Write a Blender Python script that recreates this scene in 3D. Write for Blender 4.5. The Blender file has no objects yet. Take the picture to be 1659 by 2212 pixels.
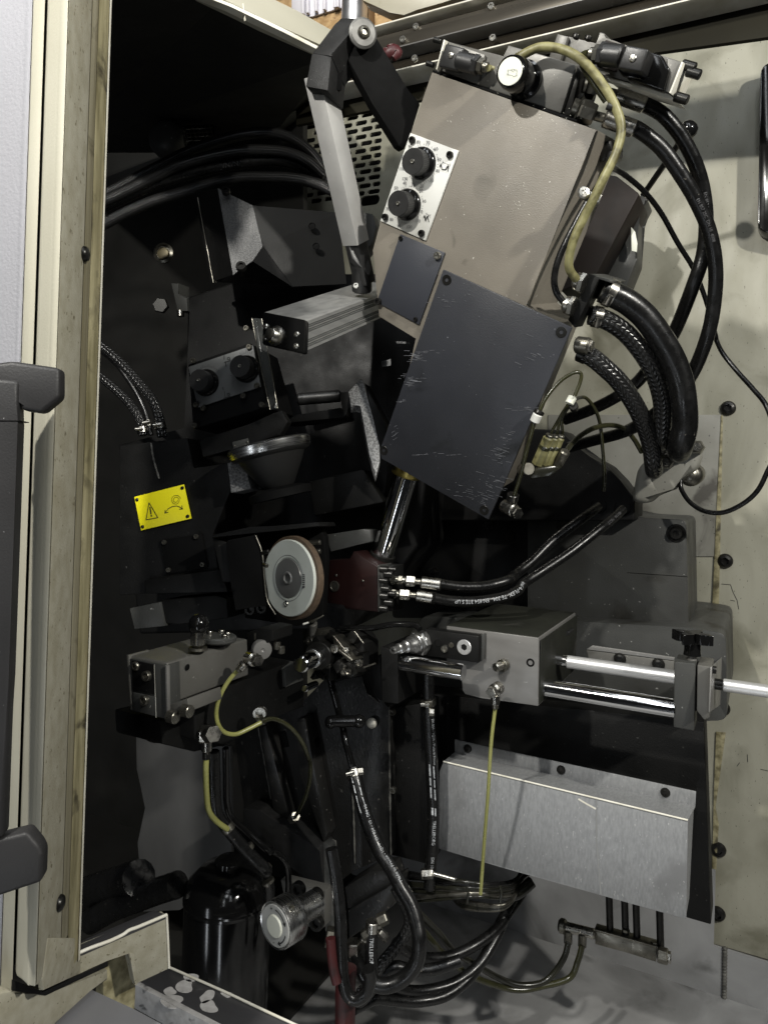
import bpy, bmesh, math, random
from mathutils import Vector as V, Matrix
random.seed(7)
sc = bpy.context.scene
col = sc.collection
R_ = math.radians

# ---------------------------------------------------------------- camera
YAW, ROLL = R_(27), R_(1.9)
F = V((-math.sin(YAW), math.cos(YAW), 0)); R0 = V((math.cos(YAW), math.sin(YAW), 0)); UP = V((0, 0, 1))
RT = R0*math.cos(ROLL)+UP*math.sin(ROLL); UT = -R0*math.sin(ROLL)+UP*math.cos(ROLL)
C = V((0, 0, 1.5)); S = 1598.0; CX, CY = 829.5, 1021.0
cam = bpy.data.cameras.new('camera'); co = bpy.data.objects.new('camera', cam); col.objects.link(co)
m = Matrix((RT, UT, -F)).transposed().to_4x4(); m.translation = C; co.matrix_world = m
cam.sensor_fit = 'VERTICAL'; cam.sensor_height = 36; cam.lens = S/2212*36
cam.shift_y = -(1106-CY)/2212; cam.clip_start = .02; cam.clip_end = 60
sc.camera = co

def P(u, v, d): return C+(RT*((u-CX)/S)+UT*(-(v-CY)/S)+F)*d
def ray(u, v): return RT*((u-CX)/S)+UT*(-(v-CY)/S)+F
def camp(x, y, d): return C+RT*x+UT*y+F*d

# ---------------------------------------------------------------- world and lamps
w = bpy.data.worlds.new('World'); sc.world = w; w.use_nodes = True
w.node_tree.nodes['Background'].inputs[0].default_value = (.9, .95, 1, 1)
w.node_tree.nodes['Background'].inputs[1].default_value = .008
def lamp(name, kind, loc, target, power, size=.05, size_y=None, color=(1, 1, 1), spot=None):
    l = bpy.data.lights.new(name, kind); l.energy = power; l.color = color
    if kind == 'AREA':
        l.size = size
        if size_y: l.shape = 'RECTANGLE'; l.size_y = size_y
    else: l.shadow_soft_size = size
    if spot: l.spot_size = R_(spot); l.spot_blend = .35
    o = bpy.data.objects.new(name, l); col.objects.link(o); o.location = loc
    o.rotation_euler = (V(target)-V(loc)).to_track_quat('-Z', 'Y').to_euler()
    return o
lamp('work_lamp', 'SPOT', camp(-.62, .98, -.12), P(900, 1150, 1.1), 92, .024, color=(1, .97, .90), spot=110)
lamp('hall_lamp', 'SPOT', camp(1.20, .98, -.50), P(800, 1080, 1.3), 145, .035, color=(1, .97, .89), spot=84)
lamp('overhead_streak_lamp', 'AREA', camp(.1, 2.2, -.7), P(850, 1100, 1.2), 14, .25, 1.6, color=(.93, .97, 1))  # unseen overhead strip added for fill and chrome reflections
for x_, y_, d_ in ((-1.3, 1.7, -1.6), (.9, 1.9, -1.9), (-.2, 1.2, -2.6), (2.2, 1.3, -.9), (-.43, 1.96, .06)):
    lamp('overhead_streak_lamp', 'AREA', camp(x_, y_, d_), P(850, 1250, 1.2), 5, .09, 1.5, color=(.93, .97, 1))  # more unseen strips, added to put streaks on the chrome rods
lamp('low_streak_lamp', 'AREA', camp(-.44, -1.35, -.56), P(820, 1200, 1.15), 3, .1, 1.0, color=(.9, .95, 1))  # low area lamps added below the camera only to streak the chrome
lamp('low_streak_lamp', 'AREA', camp(-1.4, -.97, -.25), P(820, 1200, 1.15), 3, .12, 1.0, color=(.9, .95, 1))
lamp('shop_lamp', 'AREA', camp(-.3, 2.6, 2.2), P(700, 0, 3.2), 30, .5, .5, color=(1, .95, .85))
sc.view_settings.view_transform = 'Standard'; sc.view_settings.look = 'None'
sc.view_settings.exposure = .06; sc.view_settings.gamma = 1

# ---------------------------------------------------------------- pixel tables and frames
REG = {1: (0, 0, .35), 2: (580.7, 0, .35), 3: (1078.4, 0, .35), 4: (0, 705.1, .35), 5: (539.2, 705.1, .35), 6: (1078.4, 705.1, .35),
       7: (0, 1465.8, .35), 8: (539.2, 1465.8, .35), 9: (1078.4, 1465.8, .35), 10: (207.4, 1285.8, .3), 11: (622.1, 1244.3, .3),
       12: (1119.9, 1285.8, .3), 13: (912.5, 41.5, .375), 14: (1119.9, 580.7, .275), 15: (373.3, 622.1, .275), 16: (647, 0, .21), 0: (0, 0, 1)}
def q1(r, x, y): a = REG[r]; return (a[0]+a[2]*x, a[1]+a[2]*y)
def q(r, *a): return [q1(r, a[i], a[i+1]) for i in range(0, len(a), 2)]
def W(r, d, *a):                                      # world points: x, y pairs at depths d (number or list, stretched)
    p = q(r, *a); n = len(p)
    if not isinstance(d, (list, tuple)): d = [d]*n
    out = []
    for i, (u, v) in enumerate(p):
        t = i/(n-1)*(len(d)-1) if n > 1 else 0; k = min(int(t), len(d)-2) if len(d) > 1 else 0
        dd = d[k]+(d[min(k+1, len(d)-1)]-d[k])*(t-k)
        out.append(P(u, v, dd))
    return out
class Fr:
    def __init__(s, o, x, y, z): s.o, s.x, s.y, s.z = V(o), V(x), V(y), V(z)
    def at(s, uv, h=0):
        r = ray(*uv); t = (s.o+s.z*h-C).dot(s.z)/r.dot(s.z); return C+r*t
    def loc(s, uv, h=0):
        p = s.at(uv, h)-s.o; return (p.dot(s.x), p.dot(s.y))
    def w(s, x, y, z=0): return s.o+s.x*x+s.y*y+s.z*z
    def M(s, o): m = Matrix((s.x, s.y, s.z)).transposed().to_4x4(); m.translation = o; return m
    def off(s, h): return Fr(s.o+s.z*h, s.x, s.y, s.z)
XW, YW, ZW = V((1, 0, 0)), V((0, 1, 0)), V((0, 0, 1))
def FXZ(uv, d): return Fr(P(uv[0], uv[1], d), XW, ZW, -YW)
def FYZ(uv, d): return Fr(P(uv[0], uv[1], d), YW, ZW, XW)
def FXY(uv, d): return Fr(P(uv[0], uv[1], d), XW, YW, ZW)
def FN(uv, d, n, uv2):                                # plane with camera-space normal n, x axis towards pixel uv2
    z = (RT*n[0]+UT*n[1]+F*n[2]).normalized(); f = Fr(P(uv[0], uv[1], d), XW, ZW, z)
    x = (f.at(uv2)-f.o).normalized(); f.x = x; f.y = z.cross(x); return f
def FH(uv, uv2, d):                                   # vertical plane holding the level line seen from uv to uv2
    t = math.tan(ROLL); a = (uv2[1]-uv[1])/(uv2[0]-uv[0])
    vx = (uv[1]-a*uv[0]-CY+t*CX)/(t-a); dr = F+R0*((vx-CX)/S); dr.z = 0; dr.normalize()
    if dr.dot(RT) < 0: dr = -dr
    z = dr.cross(ZW); return Fr(P(uv[0], uv[1], d), dr, ZW, z)
def FQUAD(c, d0):
    r = [ray(*p) for p in c]                           # d0 r0 - d1 r1 + d2 r2 - d3 r3 = 0
    A = Matrix((r[0], -r[1], r[2])).transposed(); s = A.inverted() @ r[3]
    ds = [s[0], s[1], s[2], 1]; k = d0/(sum(ds)/4); p = [C+r[i]*ds[i]*k for i in range(4)]
    x = (p[1]-p[0]).normalized(); z = x.cross(p[0]-p[3]).normalized(); return Fr(p[0], x, z.cross(x), z)

# ---------------------------------------------------------------- materials
def mat(name, c, c2=None, rough=.5, rough2=None, metal=0, ns=12, nd=6, lo=.35, hi=.7, bump=0, bs=250, stretch=(1, 1, 1), spec=.5,
        specks=None, stain=None, coat=0, trans=0, alpha=1, emit=None, warp=0, fleck=None):
    m = bpy.data.materials.new(name); m.use_nodes = True; nt = m.node_tree; N, L = nt.nodes, nt.links; b = N['Principled BSDF']
    tc = N.new('ShaderNodeTexCoord'); mp = N.new('ShaderNodeMapping'); mp.inputs['Scale'].default_value = stretch
    L.new(tc.outputs['Object'], mp.inputs['Vector'])
    def noise(scale, detail=5, vec=None, dist=0):
        n = N.new('ShaderNodeTexNoise'); n.inputs['Scale'].default_value = scale; n.inputs['Detail'].default_value = detail
        n.inputs['Distortion'].default_value = dist; L.new(vec or mp.outputs[0], n.inputs['Vector']); return n.outputs['Fac']
    def rng(x, a, bb, lo_=0, hi_=1):
        r = N.new('ShaderNodeMapRange'); r.inputs[1].default_value = a; r.inputs[2].default_value = bb
        r.inputs[3].default_value = lo_; r.inputs[4].default_value = hi_; L.new(x, r.inputs[0]); return r.outputs[0]
    def mix(f, a, bb):
        x = N.new('ShaderNodeMix'); x.data_type = 'RGBA'; L.new(f, x.inputs[0])
        for i, v in ((6, a), (7, bb)):
            if isinstance(v, tuple): x.inputs[i].default_value = (*v, 1)
            else: L.new(v, x.inputs[i])
        return x.outputs[2]
    c2 = c2 or tuple(x*.75 for x in c); n = noise(ns, nd, dist=warp); cc = mix(rng(n, lo, hi), c, c2)
    if stain: cc = mix(rng(noise(stain[0], 7, tc.outputs['Object'], .6), stain[1], stain[1]+.12), cc, stain[2])
    if specks: cc = mix(rng(noise(specks[0], 2), specks[1], specks[1]+.03), cc, specks[2])
    if fleck:
        mv = N.new('ShaderNodeMapping'); mv.inputs['Scale'].default_value = fleck[3]; L.new(tc.outputs['Object'], mv.inputs['Vector'])
        mask = N.new('ShaderNodeMath'); mask.operation = 'MULTIPLY'
        L.new(rng(noise(fleck[0], 3, mv.outputs[0]), fleck[1], fleck[1]+.02), mask.inputs[0]); L.new(rng(noise(9, 3, tc.outputs['Object']), .5, .6), mask.inputs[1])
        cc = mix(mask.outputs[0], cc, fleck[2])
    L.new(cc, b.inputs['Base Color'])
    L.new(rng(noise(ns*2.3, 4), .3, .75, rough, rough2 if rough2 is not None else min(1, rough*1.35)), b.inputs['Roughness'])
    b.inputs['Metallic'].default_value = metal; b.inputs['Specular IOR Level'].default_value = spec; b.inputs['Coat Weight'].default_value = coat
    b.inputs['Coat Roughness'].default_value = .25
    if trans: b.inputs['Transmission Weight'].default_value = trans
    if alpha < 1: b.inputs['Alpha'].default_value = alpha
    if bump:
        bp = N.new('ShaderNodeBump'); bp.inputs['Strength'].default_value = bump; bp.inputs['Distance'].default_value = .001
        L.new(noise(bs, 4), bp.inputs['Height']); L.new(bp.outputs[0], b.inputs['Normal']); L.new(bp.outputs[0], b.inputs['Coat Normal'])
    return m
K = {}
K['cream'] = mat('cream paint', (.40, .385, .315), (.34, .325, .255), .42, ns=5, nd=9, bump=.16, bs=420, stain=(7, .64, (.29, .265, .19)))
K['creamrough'] = mat('grimy cream paint', (.335, .32, .255), (.26, .243, .18), .5, ns=70, nd=10, lo=.36, hi=.68, bump=.35, bs=620, stretch=(1, 1, .7), stain=(5, .60, (.235, .213, .145)), specks=(210, .67, (.14, .125, .08)))
K['creamgrime'] = mat('oil stained cream paint', (.36, .325, .195), (.13, .113, .055), .5, ns=22, nd=10, lo=.38, hi=.64, stretch=(3, 3, .4), bump=.3, bs=500, stain=(22, .54, (.055, .047, .026)))
K['seamgrime'] = mat('brown grimy seam paint', (.27, .25, .18), (.15, .133, .08), .5, ns=14, nd=10, lo=.38, hi=.64, stretch=(5, 5, .2), bump=.3, bs=500, stain=(30, .58, (.085, .073, .042)))
K['creamdoor'] = mat('cool cream door paint', (.27, .27, .295), (.235, .235, .25), .5, ns=3, bump=.5, bs=330)
K['edge'] = mat('pale edge trim', (.78, .76, .68), (.6, .57, .47), .5, ns=30)
K['wall'] = mat('back wall paint', (.34, .33, .265), (.225, .218, .165), .40, .62, ns=5, nd=10, stretch=(2.6, 1, .5), bump=.12, bs=300, warp=.5, lo=.4, hi=.72, stain=(6, .54, (.185, .178, .13)), specks=(130, .70, (.05, .045, .032)))
K['sheet'] = mat('dirty grey sheet', (.27, .265, .235), (.16, .155, .13), .45, .7, ns=7, nd=10, bump=.15, bs=200, stain=(10, .56, (.07, .065, .055)), specks=(130, .70, (.03, .03, .025)))
K['pan'] = mat('grey drip sheet', (.33, .33, .33), (.18, .18, .178), .36, .55, ns=7, nd=10, stretch=(1, 1, .25), bump=.1, bs=160, stain=(6, .55, (.10, .10, .097)), warp=.6)
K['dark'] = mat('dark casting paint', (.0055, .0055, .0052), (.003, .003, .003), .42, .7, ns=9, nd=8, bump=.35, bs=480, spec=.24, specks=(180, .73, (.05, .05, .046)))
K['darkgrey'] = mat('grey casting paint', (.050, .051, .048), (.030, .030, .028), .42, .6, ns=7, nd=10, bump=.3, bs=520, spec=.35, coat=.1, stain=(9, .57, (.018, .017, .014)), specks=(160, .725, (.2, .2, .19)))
K['shade'] = mat('bowl and shaded cover grey', (.018, .018, .0175), (.012, .012, .0118), .45, .6, ns=8, bump=.3, bs=520, spec=.25)
K['speckle'] = mat('lit speckled casting', (.24, .24, .24), (.10, .10, .10), .38, .5, ns=330, nd=3, lo=.42, hi=.58, bump=1, bs=420)
K['cover'] = mat('lit cover grey', (.105, .105, .105), (.065, .065, .065), .4, ns=420, nd=2, lo=.4, hi=.6, bump=.8, bs=520)
K['inside'] = mat('dark cabinet lining', (.015, .0145, .013), (.010, .010, .009), .55, .8, ns=4, bump=.2, bs=300, spec=.3)
K['plate'] = mat('charcoal cover plate', (.034, .036, .043), (.016, .017, .020), .28, .5, ns=3.2, nd=10, bump=.25, bs=650, lo=.3, hi=.72, warp=.4, stain=(14, .60, (.014, .015, .017)), specks=(330, .745, (.22, .23, .25)))
K['plate2'] = mat('small charcoal plate', (.034, .037, .046), (.026, .028, .036), .42, ns=6, bump=.25, bs=650)
K['beige'] = mat('warm grey plate', (.20, .18, .148), (.125, .112, .092), .42, .60, ns=9, nd=12, lo=.3, hi=.75, bump=.4, bs=700, specks=(230, .73, (.42, .40, .36)), stain=(24, .63, (.10, .09, .073)))
K['block'] = mat('dull machined block', (.13, .126, .115), (.08, .078, .07), .38, .55, metal=.25, ns=9, nd=9, bump=.12, bs=500, stain=(12, .60, (.05, .048, .043)), specks=(170, .735, (.28, .27, .25)))
K['steel'] = mat('brushed steel', (.235, .23, .22), (.165, .16, .152), .34, .5, metal=.4, ns=8, nd=9, bump=.06, bs=300, stretch=(1, 3, 1), stain=(9, .60, (.09, .088, .08)), specks=(150, .72, (.4, .4, .38)))
K['sheetcover'] = mat('streaked stainless sheet', (.30, .305, .31), (.235, .24, .245), .42, .62, metal=.3, ns=330, nd=4, lo=.35, hi=.68, stretch=(1, .3, 1), bump=.2, bs=260, stain=(7, .60, (.21, .212, .215)), specks=(420, .69, (.42, .42, .42)))
K['ground'] = mat('ground bright steel', (.74, .74, .74), (.6, .6, .6), .36, .46, metal=.7, ns=30, stretch=(6, 6, .3), bump=.05, bs=200)
K['hub'] = mat('turned hub steel', (.30, .30, .29), (.16, .16, .155), .28, .4, metal=.5, ns=9, stretch=(1, 1, 25))
K['dullsteel'] = mat('dull steel', (.16, .158, .15), (.10, .098, .093), .48, .6, metal=.4, ns=30)
K['spindle'] = mat('turned spindle steel', (.50, .50, .49), (.33, .33, .32), .24, .4, metal=.95, ns=9, stretch=(1, 1, 30))
K['chrome'] = mat('polished chrome', (.74, .74, .75), (.62, .62, .63), .07, .14, metal=1, ns=6)
K['satin'] = mat('satin turned steel', (.66, .66, .65), (.5, .5, .49), .22, .34, metal=1, ns=9, stretch=(1, 1, 25))
K['alu'] = mat('anodised aluminium', (.33, .33, .32), (.23, .23, .225), .36, .5, metal=.45, ns=14, stretch=(6, .06, 6), nd=6)
K['alubar'] = mat('worn aluminium bar', (.42, .415, .40), (.34, .335, .325), .45, .6, metal=.12, ns=25, bump=.12, bs=600, specks=(260, .74, (.6, .6, .58)))
K['nickel'] = mat('nickel fitting', (.44, .425, .39), (.28, .27, .24), .2, .38, metal=1, ns=40)
K['oldnickel'] = mat('oily fitting', (.22, .21, .18), (.10, .095, .08), .25, .45, metal=.9, ns=50)
K['brass'] = mat('brass ring', (.38, .31, .09), (.25, .2, .07), .3, metal=1, ns=30)
K['plugcore'] = mat('dull brass', (.09, .075, .04), (.05, .042, .025), .4, metal=.5, ns=30)
K['black'] = mat('black plastic', (.018, .018, .018), (.012, .012, .012), .34, .5, ns=30, bump=.12, bs=500)
K['matt'] = mat('matt black paint', (.0035, .0035, .0035), (.0025, .0025, .0025), .7, .85, ns=18, bump=.25, bs=700, spec=.12)
K['textured'] = mat('textured black casting', (.014, .014, .014), (.008, .008, .008), .55, .7, ns=60, bump=.5, bs=600, spec=.35, specks=(300, .72, (.09, .09, .085)))
K['gloss'] = mat('glossy black', (.006, .006, .006), (.004, .004, .004), .1, .18, ns=10, spec=.4)
K['rubber'] = mat('oily rubber hose', (.0065, .0065, .0065), (.0045, .0045, .0045), .2, .42, ns=45, bump=.25, bs=160, spec=.4, specks=(150, .735, (.10, .092, .08)))
K['greyhandle'] = mat('grey handle plastic', (.024, .0235, .024), (.018, .0175, .018), .45, .55, ns=12, bump=.2, bs=600, spec=.3, specks=(190, .755, (.25, .25, .25)))
K['screw'] = mat('black oxide screw', (.030, .029, .027), (.018, .018, .017), .26, .4, metal=.7, ns=60)
K['brightscrew'] = mat('zinc screw', (.55, .54, .5), (.35, .34, .31), .25, .4, metal=1, ns=60)
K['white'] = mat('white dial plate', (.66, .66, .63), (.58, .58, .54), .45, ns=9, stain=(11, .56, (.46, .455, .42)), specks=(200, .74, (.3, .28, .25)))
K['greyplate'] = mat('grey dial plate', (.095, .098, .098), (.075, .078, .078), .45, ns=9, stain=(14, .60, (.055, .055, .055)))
K['label'] = mat('pale label', (.70, .71, .62), (.62, .63, .54), .45, ns=9)
K['ink'] = mat('black print', (.012, .012, .012), None, .5)
K['greyink'] = mat('grey print', (.10, .10, .105), None, .5)
K['whiteink'] = mat('white print', (.50, .52, .54), (.25, .26, .27), .5, ns=260, lo=.4, hi=.62)
K['scratchwhite'] = mat('bare scratch metal', (.17, .175, .19), (.07, .073, .08), .4, ns=60)
K['yellow'] = mat('yellow sign plate', (.88, .80, .012), (.80, .72, .012), .38, ns=8, stain=(18, .68, (.6, .54, .02)))
K['maroon'] = mat('maroon paint', (.013, .0038, .0033), (.009, .003, .0028), .42, .58, ns=8, bump=.15, bs=500, spec=.25, specks=(150, .75, (.10, .05, .04)))
K['wheelgrey'] = mat('grinding wheel body', (.62, .65, .60), (.53, .56, .51), .45, ns=16, specks=(300, .72, (.38, .39, .35)))
K['wheelrim'] = mat('brown abrasive rim', (.105, .07, .043), (.07, .047, .03), .6, .75, ns=140, bump=.6, bs=900)
K['cable'] = mat('yellowed cable sheath', (.24, .225, .105), (.13, .12, .05), .4, .55, ns=60, nd=9, lo=.4, hi=.6, bump=.25, bs=200, stain=(40, .54, (.06, .053, .022)))
K['tubey'] = mat('yellow nylon tube', (.36, .36, .125), (.28, .28, .085), .25, ns=20, trans=.2)
K['tubed'] = mat('olive nylon tube', (.036, .036, .016), (.018, .018, .009), .2, ns=30, trans=.05)
K['tubeb'] = mat('dark nylon tube', (.016, .016, .011), (.009, .009, .007), .2, ns=30)
K['red'] = mat('red hose', (.05, .0075, .0085), (.022, .005, .005), .42, ns=20, stain=(22, .56, (.012, .005, .005)))
K['redtape'] = mat('red tape', (.08, .018, .02), (.05, .012, .013), .4, ns=30)
K['rust'] = mat('rusty brown casting', (.013, .0085, .0065), (.008, .006, .005), .55, ns=7, nd=9, spec=.25, stain=(8, .5, (.006, .0055, .005)))
K['olive'] = mat('shaded olive plate', (.020, .0185, .012), (.013, .012, .008), .6, .75, ns=5, nd=8, spec=.12)
K['darkslide'] = mat('dark slide paint', (.022, .023, .018), (.013, .0135, .011), .5, .7, ns=10, nd=9, spec=.15, stain=(14, .62, (.05, .049, .044)))
K['rail'] = mat('oily black rail', (.020, .017, .013), (.034, .028, .020), .16, .36, ns=8, nd=8, stretch=(.25, 1, 3), bump=.12, bs=120)
K['railmetal'] = mat('oily worn rail metal', (.16, .145, .12), (.07, .062, .05), .24, .42, metal=.7, ns=12, nd=9, stretch=(.15, 1, 3))
K['worn'] = mat('worn painted rail', (.050, .049, .052), (.040, .04, .042), .3, .45, ns=9, bump=.1, bs=200, stain=(13, .655, (.52, .51, .50)))
K['chip'] = mat('chipped white edge', (.50, .49, .48), (.36, .35, .34), .55, ns=90, nd=8, stain=(60, .60, (.10, .10, .10)))
K['greypanel'] = mat('grey plastic panel', (.19, .19, .2), (.165, .165, .175), .3, ns=4)
K['panelgrey'] = mat('plain grey sheet', (.075, .075, .074), (.055, .055, .054), .5, .65, ns=6, nd=8, stretch=(2, 1, .4), bump=.1, bs=200)
K['column'] = mat('greasy column paint', (.020, .0195, .0185), (.009, .009, .0085), .34, .6, ns=10, nd=9, bump=.5, bs=260, spec=.3, coat=.3, specks=(110, .69, (.08, .077, .07)), stain=(14, .62, (.005, .005, .005)))
K['dialface'] = mat('dial face', (.42, .42, .40), (.36, .36, .34), .4, ns=20)
K['weld'] = mat('pale weld paint', (.15, .145, .13), (.05, .05, .045), .5, ns=60, bump=.8, bs=300)
K['acrylic'] = mat('clear acrylic', (.10, .105, .10), None, .12, ns=10, alpha=.2)
K['corr'] = mat('white corrugated sheet', (.62, .62, .68), (.55, .55, .62), .5, ns=4)
K['timber'] = mat('timber', (.26, .17, .09), (.17, .105, .05), .7, ns=5, stretch=(8, 8, .6), nd=8)
K['galv'] = mat('galvanised pipe', (.5, .52, .56), (.4, .42, .46), .3, metal=.9, ns=14)
def osb():
    m = mat('oriented strand board', (.42, .29, .15), (.26, .165, .075), .7, ns=24, nd=3, stretch=(.6, 1, 1.6), warp=1.5, specks=(42, .66, (.17, .10, .05))); return m
K['osb'] = osb()
def braid(fa=130.0, fc=12.0, ds=.0015):
    m = bpy.data.materials.new('braided rubber hose'); m.use_nodes = True; nt = m.node_tree; N, L = nt.nodes, nt.links; b = N['Principled BSDF']
    uv = N.new('ShaderNodeUVMap'); sep = N.new('ShaderNodeSeparateXYZ'); L.new(uv.outputs[0], sep.inputs[0])
    def mth(op, a, bb=None):
        n = N.new('ShaderNodeMath'); n.operation = op
        for i, v in enumerate((a, bb)):
            if v is None: continue
            if isinstance(v, (int, float)): n.inputs[i].default_value = v
            else: L.new(v, n.inputs[i])
        return n.outputs[0]
    a = mth('MULTIPLY', sep.outputs[0], fa); c = mth('MULTIPLY', sep.outputs[1], fc)
    # woven strands: the along-hose phase is flipped on every other strip round the hose
    tri = mth('PINGPONG', c, 1.0); ph = mth('ADD', a, tri)
    ridge = mth('PINGPONG', ph, .5); col_ = mth('PINGPONG', c, .5)
    h = mth('MULTIPLY', mth('MULTIPLY', ridge, 2.0), mth('POWER', mth('MULTIPLY', col_, 2.0), .5))
    bp = N.new('ShaderNodeBump'); bp.inputs['Strength'].default_value = .9; bp.inputs['Distance'].default_value = ds; L.new(h, bp.inputs['Height'])
    L.new(bp.outputs[0], b.inputs['Normal']); b.inputs['Base Color'].default_value = (.010, .010, .010, 1); b.inputs['Roughness'].default_value = .25
    return m
K['braid'] = braid()
K['braidfine'] = braid(230.0, 18.0, .0007)

# ---------------------------------------------------------------- mesh helpers
WM = {}
def link(name, me, mt, parent, M, smooth=True, ang=38):
    if mt is not None and not me.materials: me.materials.append(K[mt] if isinstance(mt, str) else mt)
    if smooth and not me.get('sm'):
        for p in me.polygons: p.use_smooth = True
        me.set_sharp_from_angle(angle=R_(ang)); me['sm'] = 1
    o = bpy.data.objects.new(name, me); col.objects.link(o)
    if parent is not None: o.parent = parent; o.matrix_basis = WM[parent.name].inverted() @ M
    else: o.matrix_basis = M
    WM[o.name] = M; return o
def tag(o, label, cat=None, group=None, kind=None):
    o['label'] = label
    if cat: o['category'] = cat
    if group: o['group'] = group
    if kind: o['kind'] = kind
    return o
def struct(o, label=None):
    o['kind'] = 'structure'
    if label: o['label'] = label
    return o
def thing(name, label, cat, loc, group=None):
    o = bpy.data.objects.new(name, None); col.objects.link(o); o.empty_display_size = .02
    M = Matrix.Translation(loc); o.matrix_basis = M; WM[o.name] = M; return tag(o, label, cat, group)
def prismL(name, fr, xy, z1, z0, mt, parent=None, bev=.0012, seg=2):
    a = sum(xy[i][0]*xy[(i+1) % len(xy)][1]-xy[(i+1) % len(xy)][0]*xy[i][1] for i in range(len(xy)))
    if a < 0: xy = xy[::-1]
    cx = sum(p[0] for p in xy)/len(xy); cy = sum(p[1] for p in xy)/len(xy); cz = (z0+z1)/2
    bm = bmesh.new(); n = len(xy)
    t = [bm.verts.new((p[0]-cx, p[1]-cy, z1-cz)) for p in xy]; b = [bm.verts.new((p[0]-cx, p[1]-cy, z0-cz)) for p in xy]
    bm.faces.new(t); bm.faces.new(b[::-1])
    for i in range(n): j = (i+1) % n; bm.faces.new((b[i], b[j], t[j], t[i]))
    if bev: bmesh.ops.bevel(bm, geom=bm.edges[:], offset=bev, segments=seg, affect='EDGES', clamp_overlap=True, profile=.5)
    me = bpy.data.meshes.new(name); bm.to_mesh(me); bm.free()
    return link(name, me, mt, parent, fr.M(fr.w(cx, cy, cz)))
def prism(name, fr, uv, z1, z0, mt, parent=None, bev=.0012, seg=2):
    return prismL(name, fr, [fr.loc(p, z1) for p in uv], z1, z0, mt, parent, bev, seg)
def boxL(name, fr, x0, x1, y0, y1, z0, z1, mt, parent=None, bev=.0012):
    return prismL(name, fr, [(x0, y0), (x1, y0), (x1, y1), (x0, y1)], z1, z0, mt, parent, bev)
def rounded(xy, r, n=4):                              # round the corners of a polygon
    out = []
    for i in range(len(xy)):
        p0, p, p1 = V((*xy[i-1], 0)), V((*xy[i], 0)), V((*xy[(i+1) % len(xy)], 0))
        a, b = (p0-p), (p1-p); k = min(r, a.length*.45, b.length*.45); a = p+a.normalized()*k; b = p+b.normalized()*k
        for j in range(n+1):
            t = j/n; s = a*(1-t)**2+p*2*t*(1-t)+b*t*t; out.append((s.x, s.y))
    return out
def hexr(th): return 1/math.cos(((th+math.pi/6) % (math.pi/3))-math.pi/6)
def crossr(th): return 1.0 if (abs(math.sin(2*th)) < .62) else .42
def lathe_mesh(name, prof, seg=28):
    bm = bmesh.new(); rings = []
    for p in prof:
        r, z = p[0], p[1]; k = p[2] if len(p) > 2 else None
        if r == 0: rings.append([bm.verts.new((0, 0, z))]); continue
        rg = []
        for i in range(seg):
            th = 2*math.pi*i/seg; rr = r*(hexr(th) if k == 'h' else crossr(th) if k == 'x' else 1)
            rg.append(bm.verts.new((rr*math.cos(th), rr*math.sin(th), z)))
        rings.append(rg)
    for a, b in zip(rings, rings[1:]):
        for i in range(seg):
            j = (i+1) % seg
            if len(a) == 1 and len(b) == 1: continue
            if len(a) == 1: bm.faces.new((a[0], b[i], b[j]))
            elif len(b) == 1: bm.faces.new((a[i], a[j], b[0]))
            else: bm.faces.new((a[i], a[j], b[j], b[i]))
    bmesh.ops.recalc_face_normals(bm, faces=bm.faces[:])
    me = bpy.data.meshes.new(name); bm.to_mesh(me); bm.free(); return me
def zmat(p, axis, up=None):
    z = V(axis).normalized(); a = V(up) if up is not None else (ZW if abs(z.z) < .9 else XW)
    x = a.cross(z).normalized(); y = z.cross(x); m = Matrix((x, y, z)).transposed().to_4x4(); m.translation = p; return m
def lathe(name, p, axis, prof, mt, parent=None, seg=32, ang=38): return link(name, lathe_mesh(name, prof, seg), mt, parent, zmat(p, axis), ang=ang)
def cyl(name, p0, p1, r, mt, parent=None, bev=.0008, seg=28, r1=None):
    h = (p1-p0).length; r1 = r if r1 is None else r1; b = min(bev, r*.3, h*.3)
    return lathe(name, p0, p1-p0, [(0, 0), (r-b, 0), (r, b), (r1, h-b), (r1-b, h), (0, h)], mt, parent, seg)
def hexn(name, p0, p1, r, mt, parent=None): 
    h = (p1-p0).length; return lathe(name, p0, p1-p0, [(0, 0), (r*.9, 0), (r, h*.12), (r, h*.88), (r*.9, h), (0, h)], mt, parent, 6, 20)
BOLT = {'socket': [(1.02, 0), (1.02, .8), (.94, .95), (.52, .95, 'h'), (.50, .45, 'h'), (0, .42)],
        'button': [(1, 0), (.95, .28), (.78, .5), (.45, .6, 'h'), (.43, .25, 'h'), (0, .22)],
        'flat': [(1.02, -.1), (1.02, .05), (.97, .09), (.55, .06), (.34, .06, 'h'), (.32, -.08, 'h'), (0, -.08)],
        'pan': [(1, 0), (.97, .25), (.75, .5), (.45, .56, 'x'), (.40, .3, 'x'), (0, .3)],
        'cap': [(1, 0), (1.05, .08), (1.03, .25), (.85, .5), (.45, .66), (0, .7)],
        'rivet': [(1, 0), (.9, .35), (.5, .6), (0, .65)],
        'hex': None}
BM = {}
def bolt(kind, p, axis, r, mt='screw', parent=None, name='screw', spin=None):
    key = (kind, mt)
    if key not in BM:
        me = lathe_mesh('screw_'+kind, [(0, 0), (.98, 0), (1, .1), (1, .6), (.9, .7), (0, .7)], 6) if kind == 'hex' else lathe_mesh('screw_'+kind, BOLT[kind], 24)
        BM[key] = me
    M = zmat(p, axis) @ Matrix.Rotation(random.random()*6 if spin is None else spin, 4, 'Z') @ Matrix.Scale(r, 4)
    return link(name, BM[key], mt, parent, M, ang=30)
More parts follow.
